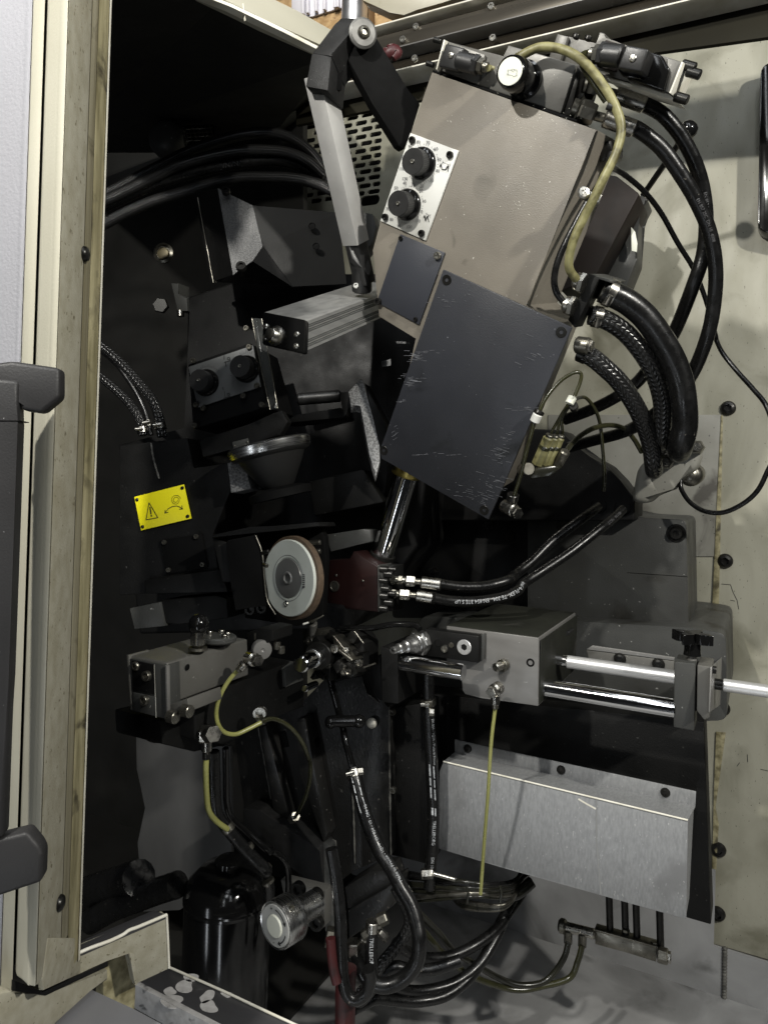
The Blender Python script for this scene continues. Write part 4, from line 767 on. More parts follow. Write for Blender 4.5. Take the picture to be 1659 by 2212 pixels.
# ================================================================ CHROME ROD, MAROON CLAMP BLOCK
rod = thing('piston_rod', 'polished chrome rod between cover plate and maroon block', 'rod', P(*q1(5, 815, 1420), 1.17))
r0, r1 = P(*q1(5, 985, 860), 1.165), P(*q1(5, 815, 1430), 1.20); cyl('chrome_shaft', r0, r1, .0188, 'chrome', rod, .001, 48)
rr = r0.lerp(r1, .13); lathe('brass_collar', r0.lerp(r1, .02), r1-r0, [(.018, 0), (.0245, 0), (.0245, .012), (.0235, .0135), (.0185, .0135)], 'brass', rod, 40); lathe('base_collar', r0.lerp(r1, .94), r1-r0, [(.0182, 0), (.021, .002), (.021, .012), (.0185, .014)], 'screw', rod, 40)
mk = thing('clamp_block', 'maroon painted clamp block below the chrome rod', 'block', P(*q1(5, 640, 1740), 1.18))
MF = FN(q1(5, 640, 1580), 1.17, (-.5, .02, -.86), q1(5, 780, 1590))
prism('block_body', MF, q(5, 470, 1445, 622, 1440, 640, 1388, 785, 1480, 790, 1762, 590, 1742, 585, 1716, 475, 1706), 0, -.04, 'maroon', mk, .0012)
prism('side_plate', MF, q(5, 788, 1478, 800, 1470, 805, 1758, 792, 1764), -.001, -.04, 'darkgrey', mk, .0006)
p = MF.at(q1(5, 525, 1603)); lathe('cap_ring', p, MF.z, [(0, -.001), (.0088, -.001), (.0088, .0014), (.0066, .0016), (.0062, .0006), (0, .001)], 'oldnickel', mk)
for x, y in ((535, 1535), (700, 1570)): bolt('rivet', MF.at(q1(5, x, y)), MF.z, .0022, 'oldnickel', mk)
for x, y, k in ((820, 1500, .0055), (850, 1530, .006), (818, 1570, .0045), (872, 1500, .004), (822, 1665, .006), (850, 1705, .006), (818, 1742, .0055), (830, 1620, .005), (868, 1650, .0045)):
    p = P(*q1(5, x-16, y-3), 1.125); ax_ = (RT*.9-F*.25+UT*-.05).normalized(); cyl('socket_screw', p, p+ax_*.013, k, 'screw', mk); 
prism('fitting_block', MF, q(5, 800, 1475, 880, 1480, 880, 1760, 805, 1755), -.012, -.05, 'dark', mk, .001)
hexn('adapter_nut', P(*q1(5, 880, 1565), 1.15), P(*q1(5, 925, 1560), 1.14), .008, 'nickel', mk)
# ================================================================ SLIDE WITH RODS
sl = thing('slide_carriage', 'silver slide block carrying a dark plate and turned steel spindle', 'slide', P(1080, 1500, 1.12))
SF_ = FXZ((1163, 1379), 1.06)
prism('carriage_block', SF_, [q1(11, 1140, 360), q1(12, 145, 308), q1(12, 140, 800), q1(11, 1400, 880), q1(11, 1275, 852), q1(11, 1252, 820), q1(11, 1250, 640), q1(11, 1140, 620)], 0, -.235, 'steel', sl, .0012)
p = SF_.at(q1(12, 85, 485)); lathe('threaded_hole', p, SF_.z, [(.006, .0002), (.0045, .0008), (.0035, .0006), (.0033, -.001), (0, -.001)], 'matt', sl)
for x, y, x2, y2 in ((1490, 660, 1555, 640),): 
    a, b = SF_.at(q1(11, x2, y2), .002), SF_.at(q1(11, x, y), .024); cyl('grease_nipple', a, b, .0062, 'nickel', sl, .002); cyl('nipple_base', a-SF_.z*.002, a+(b-a)*.3, .009, 'oldnickel', sl)
tf_ = [SF_.at(q1(11, 1140, 360))+ZW*.0006, SF_.at(q1(12, 145, 308))+ZW*.0006]
prismL('oily_top', Fr(tf_[0], XW, YW, ZW), [(.002, .003), ((tf_[1]-tf_[0]).dot(XW)-.002, .003), ((tf_[1]-tf_[0]).dot(XW)-.002, .232), (.002, .232)], .001, -.0004, 'darkslide', sl, .0003)
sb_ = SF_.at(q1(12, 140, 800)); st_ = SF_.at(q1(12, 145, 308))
prismL('dark_side', Fr(sb_+XW*.0004, YW, ZW, XW), [(.003, .003), (.232, .003), (.232, (st_-sb_).dot(ZW)-.003), (.003, (st_-sb_).dot(ZW)-.003)], .0012, -.0004, 'darkslide', sl, .0003)  # thin plate, darker than the block, over its right side
dpF = SF_.off(.02)
pl = prism('spindle_plate', dpF, q(11, 985, 383, 1372, 432, 1368, 626, 985, 572), 0, -.02, 'dark', sl, .0012)
prism('spindle_plate_rear', SF_.off(.008), q(11, 1372, 425, 1415, 415, 1412, 600, 1370, 620), 0, -.008, 'darkgrey', sl, .001)
p = dpF.at(q1(11, 1268, 512)); lathe('plug_washer', p, dpF.z, [(0, -.001), (.0108, -.001), (.0112, .0008), (.0105, .0016), (.0045, .0016, 'h'), (.0043, -.0005, 'h'), (0, -.0005)], 'ground', sl, 48)
bolt('socket', dpF.at(q1(11, 1132, 522)), dpF.z, .0052, 'brightscrew', sl); bolt('hex', dpF.at(q1(11, 1178, 497)), dpF.z, .0042, 'oldnickel', sl)
p = dpF.at(q1(11, 1080, 484)); lathe('plate_hole', p, dpF.z, [(.0056, .0002), (.0049, .0007), (.0045, -.001), (0, -.001)], 'matt', sl)
p = dpF.at(q1(11, 955, 475)); sx = (dpF.at(q1(11, 775, 530), .055)-p).normalized()
lathe('turned_spindle', p-sx*.004, sx, [(r_*.84, z_) for r_, z_ in [(0, 0), (.0205, 0), (.0212, .002), (.0212, .009), (.020, .0105), (.0175, .0115), (.0175, .018), (.016, .019), (.016, .025), (.0118, .030), (.0112, .040), (.0078, .042), (.0078, .047), (.0092, .048), (.0092, .0545), (.0066, .056), (.0066, .066), (.0058, .068), (.003, .068), (.003, .062), (0, .062)]], 'spindle', sl, 40)
hexn('spindle_hex', p-sx*.003, p+sx*.009, .0200, 'spindle', sl)
def xrod(name, uvc, d, uend, r, mt, parent, back=0):
    a = P(*uvc, d); k = (uend-CX)/S; rel = a-C    # march along X until the pixel column is reached
    t = (k*rel.dot(F)-rel.dot(RT))/(XW.dot(RT)-k*XW.dot(F)); return cyl(name, a-XW*back, a+XW*t, r, mt, parent, .001, 44)
rods = thing('guide_rods', 'two polished guide rods running right from the slide block', 'guide rods', P(1300, 1490, 1.05))
xrod('lower_rod', q1(12, 160, 658), 1.085, q1(12, 1130, 0)[0], .0125, 'chrome', rods, .02)
xrod('upper_rod', q1(12, 350, 478), 1.13, q1(12, 1130, 0)[0], .0098, 'ground', rods, .0); xrod('upper_rod_root', q1(12, 230, 455), 1.148, q1(12, 352, 0)[0], .0092, 'chrome', rods, .03)
xrod('left_rod', q1(11, 815, 622), 1.10, q1(11, 1265, 0)[0], .0118, 'chrome', rods, .0)
br = thing('end_bracket', 'grey end bracket with black star knob holding the rods', 'bracket', P(1510, 1560, 1.0))
KF = FXZ(q1(12, 1120, 480), .995)
prism('bracket_plate', KF, q(12, 1120, 478, 1272, 492, 1262, 978, 1113, 950), 0, -.05, 'darkgrey', br, .0015)
prism('bracket_clamp', KF.off(-.006), q(12, 1285, 500, 1388, 516, 1374, 882, 1335, 900, 1280, 830), 0, -.055, 'block', br, .0015)
prism('bracket_spacer', KF.off(-.012), q(12, 1268, 520, 1290, 520, 1285, 830, 1262, 840), 0, -.04, 'matt', br, .0005)
SFx = FYZ(q1(12, 1388, 516), 1.0)
prism('bright_side_plate', SFx.off(.0005), q(12, 1390, 516, 1482, 432, 1476, 770, 1376, 842), .0018, 0, 'steel', br, .0004)
for x, y in ((1395, 535), (1465, 720)): bolt('socket', SFx.at(q1(12, x, y), .0022), XW, .005, 'screw', br)
k0 = KF.at(q1(12, 1248, 430), -.02); kt = KF.at(q1(12, 1248, 330), -.02)
lathe('knob_stem', k0, ZW, [(0, 0), (.0115, 0), (.0105, .006), (.0105, (kt-k0).length), (0, (kt-k0).length)], 'gloss', br); cyl('knob_stud', k0-ZW*.02, k0+ZW*.004, .006, 'steel', br)
def star(p, n=4, R=.029):
    pts = []
    for i in range(n*12): t = 2*math.pi*i/(n*12); pts.append(((R*.62+R*.38*math.cos(n*t)**3)*math.cos(t), (R*.62+R*.38*math.cos(n*t)**3)*math.sin(t)))
    return prismL('star_knob', Fr(p, (XW-YW*.35).normalized(), (YW+XW*.35).normalized(), ZW), pts, .014, 0, 'gloss', br, .004, 4)
star(kt-ZW*.002)
xrod('outer_rod', q1(12, 1470, 645), 1.035, 1800, .0088, 'ground', br, 0); xrod('outer_rod_root', q1(12, 1395, 635), 1.045, q1(12, 1475, 0)[0], .0078, 'screw', br, .01)
rk = thing('rear_guide_bar', 'pale flat bar with two bolts behind the upper rod', 'bar', P(1350, 1420, 1.15))
GF = FXZ(q1(12, 800, 440), 1.165)
prism('bar_front', GF, q(12, 488, 395, 1118, 474, 1112, 600, 520, 520), 0, -.012, 'block', rk, .001)
prism('bar_top', GF, q(12, 488, 390, 530, 362, 1122, 448, 1118, 470), .001, -.002, 'steel', rk, .0005)
for x, y in ((728, 458), (1005, 497)): bolt('button', GF.at(q1(12, x, y)), GF.z, .0098, 'screw', rk)
tag(prism('locating_pin_bracket', FXZ(q1(12, 300, 300), 1.2), q(12, 278, 268, 330, 258, 375, 262, 300, 345, 285, 345), 0, -.03, 'black', None, .003), 'small black catch behind the slide block corner', 'catch')
gb = thing('tailstock_block', 'black block at the left end of the lower rod', 'block', P(*q1(11, 780, 915), 1.14)); TBF = FXZ(q1(11, 790, 700), 1.105)
prism('block_body', TBF, q(11, 668, 508, 792, 540, 792, 922, 676, 908), 0, -.10, 'dark', gb, .0015)
tag(tube('black_lever', W(11, [1.16, 1.12, 1.1], 380, 375, 500, 378, 620, 372, 740, 350, 850, 348, 920, 358, 950, 385), .0045, 'gloss', None, 12).o, 'thin glossy black lever reaching left from the steel spindle', 'lever')
# banjo fitting and its tube below the carriage
def banjo(name, label, r, nut, body, down, d, k=1.0):
    t = thing(name, label, 'fitting', P(*q1(r, *down[2:]), d))
    a, b = P(*q1(r, *body), d+.012), P(*q1(r, *nut), d-.008); cyl('banjo_body', a, b+(a-b)*.25, .0125*k, 'nickel', t, .003); hexn('hex_bolt', b+(a-b)*.28, b-(a-b)*.15, .0105*k, 'nickel', t)
    a2, b2 = P(*q1(r, *down[:2]), d), P(*q1(r, *down[2:]), d); cyl('banjo_stem', a2, a2.lerp(b2, .75), .0088*k, 'nickel', t, .002); cyl('tube_collar', a2.lerp(b2, .7), b2, .0062*k, 'oldnickel', t); return t
banjo('banjo_fitting', 'nickel banjo fitting under the silver slide block', 11, (1465, 838), (1520, 800), (1492, 850, 1492, 955), 1.04, .74)
tag(tube('oil_tube', W(11, 1.045, 1492, 945)+W(8, [1.05, 1.08, 1.12], 1490, 400, 1470, 720, 1448, 1000, 1425, 1330), .0026, 'tubey', None, 14).o, 'straight bright yellow tube hanging from the slide block', 'tube')
# ================================================================ STAINLESS COVER, DISTRIBUTOR
cv = thing('splash_cover', 'streaked stainless cover box below the slide rods', 'cover', P(1200, 1900, 1.12))
VF = FXZ((957, 1646), 1.2)
fc_ = prism('front_sheet', VF, [q1(8, 1196, 512), q1(9, 1162, 874), q1(9, 1152, 1486), q1(9, 0, 1162), q1(8, 1168, 1050), q1(8, 1170, 575)], 0, -.0025, 'sheetcover', cv, .0006)
va_, vb_ = VF.at(q1(8, 1196, 512)), VF.at(q1(9, 1162, 874)); fy = -VF.z
FLF = FXZ(q1(9, 1210, 700), 1.095)
tube('edge_highlight', [va_+VF.z*.0002, vb_+VF.z*.0002], .0014, 'edge', cv, 8, 2)  # pale strip standing in for the highlight along the top edge
fa, fb = FLF.at(q1(8, 1265, 455)), FLF.at(q1(9, 1208, 786))
sheet('top_sheet', [va_+fy*.001, vb_+fy*.001, fb, fa], 'sheetcover', .002, cv)
prism('flange', FLF, [q1(8, 1265, 378), q1(9, 1212, 698), q1(9, 1208, 788), q1(8, 1265, 460)], .001, -.0015, 'sheetcover', cv, .0005)
for r, x, y in ((9, 380, 563), (9, 1023, 703), (8, 1345, 432)): bolt('button', FLF.at(q1(r, x, y), .001), FLF.z, .0072, 'screw', cv)
e1, e2 = VF.at(q1(9, 1152, 1486)), None
sheet('end_sheet', [vb_-XW*.001+fy*.002, e1-XW*.001+fy*.002, e1-XW*.001+fy*.06, fb-XW*.002], 'sheetcover', .0015, cv)
strokes('sheet_seam', VF, [q(9, 598, 742, 598, 1000, 625, 1330)], .0022, .0004, 'alu', cv)
strokes('scratch', VF, [q(9, 490, 745, 540, 775, 590, 802)], .0026, .0004, 'edge', cv)
ds = thing('lubrication_distributor', 'oily metal distributor bar with fittings under the stainless cover', 'distributor', P(1300, 2060, 1.25))
DF = FXZ(q1(9, 700, 1620), 1.27)
prism('bar_body', DF, q(9, 588, 1558, 770, 1605, 970, 1665, 965, 1750, 780, 1690, 590, 1640), 0, -.022, 'oldnickel', ds, .001)
prism('bar_top_face', DF, q(9, 585, 1548, 975, 1655, 970, 1668, 588, 1560), .0005, -.02, 'oldnickel', ds, .0005)
a, b = DF.at(q1(9, 400, 1530), .0), DF.at(q1(9, 590, 1578), .0); cyl('manifold_pipe', a, b, .0088, 'nickel', ds, .002); cyl('end_ball', DF.at(q1(9, 365, 1520), .0), DF.at(q1(9, 415, 1535), .0), .0125, 'oldnickel', ds, .004)
for x, y in ((425, 1570), (512, 1590)): cyl('tube_socket', DF.at(q1(9, x, y-20), .004), DF.at(q1(9, x-2, y+68), .004), .0072, 'oldnickel', ds, .002)
for x in (680, 775, 845, 990): cyl('upright_pipe', DF.at(q1(9, x-6, 1150+x*.16), -.012), DF.at(q1(9, x+4, 1470+x*.19), -.012), .0060, 'screw', ds, .002)
for x, y in ((690, 1585), (780, 1560), (800, 1640), (850, 1660), (900, 1650), (955, 1640)): bolt('hex', DF.at(q1(9, x, y), -.008), ZW, .0065, 'oldnickel', ds, 'hex_screw')
a, b = DF.at(q1(9, 975, 1700), .0), DF.at(q1(9, 1040, 1718), .0); hexn('end_nut', a, b, .0125, 'oldnickel', ds); hexn('end_plug', b, DF.at(q1(9, 1058, 1722)), .009, 'nickel', ds)
for i, (x, y) in enumerate(((425, 1630), (510, 1650))):
    hose('distributor_tube', ('left' if not i else 'right')+' of two dark green tubes looping from the distributor bar', W(9, [1.26, 1.24], x, y, x-25, y+90, x-90+i*10, 1820+i*30, 260, 1878+i*22, 130, 1892+i*30, 0, 1850+i*50)+W(8, [1.22, 1.2, 1.15], 1400-i*60, 1770+i*50, 1260-i*70, 1680+i*10, 1170-i*60, 1570+i*30, 1040-i*30, 1440+i*40), .0051, 'tubed' if i else 'tubeb', 'tube', None, 12)
# ================================================================ LEFT GRINDING UNIT
n_l = (-.25, .06, -.966)
LU = FN(q1(4, 830, 1052), 1.27, n_l, q1(4, 1135, 975))
gu = thing('grinding_unit', 'black grinding unit filling the dark left half', 'grinding unit', P(520, 1340, 1.4))
BK = LU.off(-.16)
prism('rear_body', BK, [(405, 640), (560, 590), (850, 590), (960, 720), (905, 1180), (760, 1360), (300, 1370), (255, 960), (320, 945), (405, 930)], 0, -.25, 'dark', gu, .006, 3)
prism('main_casting', LU, q(4, 740, 735, 930, 718, 935, 712, 1160, 688, 1195, 880, 1400, 842, 1425, 1022, 1310, 1285, 1350, 1562, 1430, 1585, 1000, 1640, 740, 1660), -.002, -.15, 'dark', gu, .004, 3)
prism('casting_shoulder', LU, q(4, 1402, 842, 1508, 820, 1548, 1002, 1426, 1030), .034, -.01, 'speckle', gu, .002)  # lit facet: its light is put into a paler casting colour
prism('shoulder_side', LU, q(4, 1512, 822, 1560, 850, 1690, 1000, 1550, 1006), .006, -.05, 'dark', gu, .002)
prism('lower_step', LU, q(4, 890, 1565, 1360, 1500, 1410, 1640, 900, 1650), .01, -.1, 'dark', gu, .002)
prism('lower_block', LU.off(.01), q(4, 800, 1740, 990, 1700, 1020, 1850, 830, 1870), 0, -.08, 'darkgrey', gu, .002)
prism('lower_block', LU.off(.005), q(4, 990, 1690, 1330, 1660, 1400, 1680, 1410, 1800, 1100, 1840, 1010, 1830), 0, -.08, 'dark', gu, .002)
tube('weld_seam', [LU.at(q1(4, *p), -.001) for p in ((935, 720), (945, 790), (958, 850), (985, 940))], .0016, 'weld', gu, 8, 8, rfn=lambda t: .7+.5*abs(math.sin(t*60)))
sg = prism('warning_sign', LU, q(4, 830, 1052, 1135, 975, 1181, 1186, 872, 1259), .003, .0005, 'yellow', gu, .0004); sg['label'] = 'yellow warning plate with triangle and curved arrow'
for x, y in ((848, 1070), (1127, 997), (1160, 1172), (882, 1237)): bolt('rivet', LU.at(q1(4, x, y), .003), LU.z, .0032, 'screw', sg, 'rivet')
arc = [(1018+112*t, 1150-46*math.sin(math.pi*(.12+.76*t))+-26*t+18) for t in [i/10 for i in range(11)]]
strokes('warning_triangle', LU, [q(4, 922, 1088, 976, 1180, 903, 1194, 922, 1088, 976, 1180)], .0013, .0036, 'ink', sg)
strokes('exclamation_mark', LU, [q(4, 928, 1118, 934, 1155)], .0022, .0037, 'ink', sg); strokes('exclamation_dot', LU, [q(4, 936, 1166, 937, 1170)], .0024, .0037, 'ink', sg)
strokes('curved_arrow', LU, [q(4, 1020, 1152, 1040, 1125, 1068, 1110, 1095, 1108, 1115, 1116, 1128, 1127), q(4, 1022, 1133, 1020, 1152, 1040, 1148), q(4, 1124, 1106, 1129, 1127, 1110, 1128)], .0011, .0036, 'ink', sg)
sp_ = [(1088+(10+10*t/6)*math.cos(t), 1072+(10+11*t/6)*math.sin(t)) for t in [i*.35 for i in range(36)]]
strokes('scribbled_spiral', LU, [[q1(4, *p) for p in sp_]], .0006, .0037, 'ink', sg)
ip = prism('inspection_plate', LU, q(4, 990, 1320, 1242, 1282, 1282, 1490, 1028, 1530), .003, -.001, 'matt', gu, .001)
for x, y in ((1018, 1332), (1215, 1297), (1255, 1470), (1045, 1503)): bolt('socket', LU.at(q1(4, x, y), .003), LU.z, .004, 'oldnickel', ip)
# dial panel with two knobs
D2 = LU.off(.03)
cb2 = prism('control_panel', D2, q(15, 118, 598, 610, 428, 745, 935, 158, 1110), -.004, -.12, 'matt', gu, .003)
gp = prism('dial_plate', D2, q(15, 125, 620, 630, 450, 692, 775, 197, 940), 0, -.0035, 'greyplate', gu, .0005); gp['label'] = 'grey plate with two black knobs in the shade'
for x, y in ((165, 572), (605, 465), (665, 768), (188, 920), (560, 850), (703, 918), (178, 1082), (245, 945), (582, 318)): bolt('socket', D2.at(q1(15, x, y), 0), D2.z, .0045, 'oldnickel', gp)
knob(D2, q1(15, 266, 745), 0, gp, .0225, .026); knob(D2, q1(15, 582, 638), 0, gp, .0225, .026)
strokes('printed_symbol', D2, [q(15, 405, 530, 405, 560), q(15, 415, 575, 420, 615), q(15, 407, 585, 455, 570), q(15, 432, 548, 445, 544, 452, 556, 442, 565, 432, 560, 432, 548), q(15, 395, 780, 398, 800), q(15, 408, 815, 412, 860), q(15, 400, 865, 452, 850), q(15, 430, 830, 443, 824, 450, 836, 440, 845, 430, 840, 430, 830)], .0012, .0006, 'ink', gp)
tk = []
for cx, cy, a0 in ((266, 745, 30), (582, 638, 60)):
    c = D2.loc(q1(15, cx, cy))
    for i in range(22):
        a = R_(a0+i*7); e = []
        for rr_ in (.0262, .0285 if i % 3 else .0305):
            wp = D2.w(c[0]+rr_*math.cos(a), c[1]+rr_*math.sin(a))-C; d = wp.dot(F); e.append((CX+S*wp.dot(RT)/d, CY-S*wp.dot(UT)/d))
        tk.append(e)
strokes('scale_marks', D2, tk, .0005, .0005, 'ink', gp)
for nm, pts in (('clear_strip', (622, 238, 660, 235, 765, 945, 765, 955, 735, 800)), ('clear_strip', (662, 236, 700, 242, 825, 935, 822, 945, 768, 955))):
    prism(nm, LU.off(.055), q(15, *pts), 0, -.004, 'acrylic', gu, .0006)
tube('strip_edge', [LU.at(q1(15, *p), .056) for p in ((622, 238), (690, 600), (766, 955))], .0009, 'oldnickel', gu, 6, 4); tube('strip_edge', [LU.at(q1(15, *p), .056) for p in ((700, 242), (770, 620), (824, 945))], .0009, 'oldnickel', gu, 6, 4)
bolt('rivet', LU.at(q1(15, 808, 925), .056), LU.z, .004, 'nickel', gu, 'rivet')
ns_ = prism('name_strip', LU.off(.022), q(15, 205, 1185, 600, 1085, 790, 985, 850, 955, 905, 1050, 840, 1160, 600, 1232, 235, 1332), 0, -.02, 'dark', gu, .003)
tg = prism('type_plate', LU.off(.0245), q(15, 468, 1210, 590, 1180, 606, 1240, 478, 1272), 0, -.002, 'darkgrey', ns_, .0004)
for x, y in ((486, 1240), (585, 1212)): bolt('rivet', LU.at(q1(15, x, y), .025), LU.z, .0018, 'oldnickel', tg, 'rivet')
# graduated bowl
bc = LU.at(q1(15, 765, 1268), .03); ba = (LU.y+LU.z*.10).normalized()
bw = lathe('graduated_bowl', bc, ba, [(0, -.062), (.023, -.062), (.027, -.058), (.048, -.022), (.053, -.012), (.062, -.008), (.0645, -.004), (.066, .008), (.064, .0105), (.058, .011), (0, .011)], 'shade', gu, 60)
lathe('scale_ring', bc, ba, [(.0640, -.0062), (.0652, -.004), (.0666, .0075), (.0655, .0088)], 'satin', bw, 60)
BWF = Fr(bc+LU.z*.0672, LU.x, (LU.y+LU.z*.1).normalized(), LU.z)
text('scale_numerals', BWF, [('20', q1(15, 648, 1302), .0075, 0), ('30', q1(15, 700, 1287), .0075, 0), ('40', q1(15, 753, 1276), .0075, 0)], 0, 'ink', bw)
bolt('socket', bc+LU.x*.05+LU.z*.035+LU.y*.003, (LU.z+LU.x).normalized(), .0035, 'screw', bw)
lathe('bowl_base', bc-ba*.079, ba, [(0, 0), (.05, 0), (.05, .012), (.03, .017), (0, .017)], 'matt', gu, 40)
# speckled leaning web and the parts near it
SW = FN(q1(5, 690, 450), 1.185, (.05, .45, -.89), q1(5, 800, 480))
prism('speckled_web', SW, q(5, 688, 318, 708, 352, 760, 560, 802, 740, 806, 830, 778, 932, 742, 800, 692, 488, 662, 480, 626, 498, 608, 402), 0, -.02, 'speckle', gu, .002)  # web facet paler than the casting, light painted into its colour
prism('web_back', LU.off(-.07), q(5, 706, 345, 840, 600, 850, 900, 830, 1085, 800, 1080, 770, 930, 800, 740), 0, -.04, 'dark', gu, .002)
cyl('lever_shaft', P(*q1(5, 295, 450), 1.3), P(*q1(5, 565, 428), 1.3), .011, 'black', gu, .003)
prism('shaft_bracket', LU.off(-.005), q(5, 555, 405, 612, 402, 625, 480, 590, 552, 575, 550, 568, 440), 0, -.03, 'dark', gu, .002)
prism('flat_ledge', LU.off(-.03), q(5, 290, 545, 560, 500, 600, 560, 200, 600), 0, -.05, 'dark', gu, .002)
prism('lower_panel', LU.off(-.04), q(5, 360, 960, 700, 880, 830, 1085, 400, 1170), 0, -.06, 'dark', gu, .003)
prism('tool_shelf', LU.off(-.02), q(5, 470, 1285, 700, 1250, 745, 1255, 750, 1330, 500, 1392), 0, -.05, 'darkgrey', gu, .002)
for x, y, w_, h_ in ((905, 92, 80, 16), (815, 215, 55, 26)):
    lb = prism('paper_label', LU.off(-.02), q(5, x, y, x+w_, y+4 if x > 850 else y-14, x+w_+2, y+h_, x+3, y+h_+ (-4 if x > 850 else 8)), 0, -.001, 'greyplate', gu, 0)
    strokes('printed_marks', LU.off(-.02), [q(5, x+8+i*9, y+4-i, x+8+i*9, y+h_-5-i) for i in range(4)], .0016, .0006, 'ink', lb)
# motor cover and boss, top left
mc = thing('motor_cover', 'boxy grey sheet cover with one bright facet, upper left', 'cover', P(520, 600, 1.3))
a1, a2, a3, a4 = W(1, [1.30, 1.22, 1.22, 1.30][0], 1200, 1188)[0], P(*q1(1, 1345, 1162), 1.24), P(*q1(1, 1440, 1695), 1.24), P(*q1(1, 1300, 1742), 1.30)
b2, b3 = P(*q1(1, 1560, 1268), 1.235), P(*q1(1, 1622, 1520), 1.235); c2, c3 = P(*q1(2, 430, 1312), 1.31), P(*q1(2, 480, 1752), 1.31); d3 = P(*q1(2, 150, 1768), 1.26)
CF1 = FN(q1(1, 1480, 1400), 1.235, (-.02, .42, -.91), q1(1, 1600, 1440))
f1 = sheet('lit_facet', [a2, b2, b3, P(*q1(1, 1560, 1610), 1.238), a3], 'cover', .01, mc)  # facet paler, other faces darker: light and shade put into the colours
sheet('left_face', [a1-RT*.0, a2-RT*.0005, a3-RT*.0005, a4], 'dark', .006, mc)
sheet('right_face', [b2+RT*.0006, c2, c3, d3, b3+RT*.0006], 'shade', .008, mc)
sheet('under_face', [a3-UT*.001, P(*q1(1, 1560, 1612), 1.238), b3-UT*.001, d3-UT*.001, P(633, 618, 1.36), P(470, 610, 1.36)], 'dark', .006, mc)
for x, y in ((268, 1396), (293, 1520)):
    p = P(*q1(2, x, y), 1.273); lathe('cover_hole', p, -F, [(.0062, .0005), (.0055, .001), (.005, -.0005), (0, -.0005)], 'matt', mc)
bolt('socket', P(*q1(1, 1492, 1655), 1.228), -F+UT*.4, .0085, 'screw', mc); bolt('socket', P(*q1(1, 1398, 1188), 1.228), -F+UT*.4, .007, 'screw', mc)
for i in range(2): tube('cover_edge', W(1, 1.288, 1222+i*26, 1220, 1270+i*24, 1480, 1318+i*18, 1745), .0011, 'oldnickel', mc, 6, 4)
ms = thing('motor_fan_guard', 'dark motor end with wire mesh guard under the hood', 'fan guard', P(400, 330, 1.6))
MG = FXZ(q1(1, 1200, 830), 1.6)
lathe('motor_end', P(*q1(1, 1060, 880), 1.62), (-F-RT*.3+UT*.2), [(0, 0), (.042, 0), (.042, .02), (.034, .034), (.018, .041), (0, .042)], 'darkgrey', ms, 40)
tube('guard_rim', W(1, 1.58, 1132, 785, 1138, 830, 1148, 905), .0022, 'nickel', ms, 8, 5)
for i in range(7):
    tube('guard_wire', W(1, 1.6, 1140+i*26, 790-i*2, 1165+i*28, 885), .0011, 'oldnickel', ms, 6, 2)
for i in range(4): tube('guard_wire', W(1, 1.6, 1140, 800+i*24, 1310, 790+i*24), .0011, 'oldnickel', ms, 6, 2)
prism('guard_back', MG.off(-.03), q(1, 1130, 770, 1320, 765, 1330, 900, 1140, 900), 0, -.03, 'matt', ms, .002)
for nm, lb, pts, d, r, mt in (
    ('supply_hose', 'topmost braided hose arching over the motor cover', ((1, 500, 1270), (1, 680, 1185), (1, 850, 1095), (1, 1000, 1018), (1, 1150, 942), (1, 1300, 885), (1, 1480, 835), (2, 0, 818), (2, 130, 850), (2, 250, 930), (2, 340, 1040), (2, 385, 1110)), 1.42, .0102, 'braidfine'),
    ('supply_hose', 'second braided hose below the topmost, over the motor cover', ((1, 480, 1310), (1, 640, 1245), (1, 800, 1170), (1, 950, 1095), (1, 1100, 1022), (1, 1280, 968), (1, 1480, 930), (2, 0, 928), (2, 130, 945), (2, 250, 1000), (2, 350, 1090)), 1.38, .0100, 'braidfine'),
    ('supply_hose', 'lowest braided hose resting on the motor cover', ((1, 500, 1440), (1, 640, 1385), (1, 760, 1322), (1, 950, 1240), (1, 1150, 1182), (1, 1300, 1135), (1, 1480, 1098), (2, 0, 1095), (2, 120, 1098), (2, 270, 1125), (2, 395, 1180)), 1.33, .0098, 'braidfine'),
    ('supply_hose', 'smooth dark hose between the braided ones', ((1, 500, 1330), (1, 600, 1290), (1, 700, 1250), (1, 850, 1180), (1, 1000, 1120), (1, 1200, 1065), (1, 1400, 1020), (2, 0, 990), (2, 150, 1010), (2, 300, 1090), (2, 390, 1150)), 1.40, .011, 'rubber')):
    tt = hose(nm, lb, [P(*q1(*p), d) for p in pts], r, mt, 'hose', 'supply hoses over the motor', 20, 8)
    if r == .011: tube_text(tt, '|VNVN-|', arc_at(tt, q1(1, 1440, 1012)), .012, 'greyink', tt.o)
for i, (lb, pts, r, mt) in enumerate((('left braided hose of three entering the black casting', (520, 250, 620, 310, 700, 375, 765, 435, 830, 510, 870, 590, 885, 672), .0078, 'braid'), ('middle smooth tube of three entering the black casting', (600, 130, 710, 220, 790, 325, 850, 420, 900, 530, 935, 670), .0045, 'rubber'), ('right braided hose of three entering the black casting', (600, 100, 700, 180, 790, 268, 870, 360, 940, 450, 980, 550, 1003, 680), .0085, 'braid'))):
    tt = tube('casting_hose', [LU.at(q1(4, pts[k], pts[k+1]), .0) for k in range(0, len(pts), 2)], r, mt, None, 18, 8); tag(tt.o, lb, 'hose', 'hoses into the black casting')
    hose_clamp(tt.o, tt.c[-6], tt.c[-1], r+.0006); 
dr_ = LU.at(q1(4, 930, 690), 0)
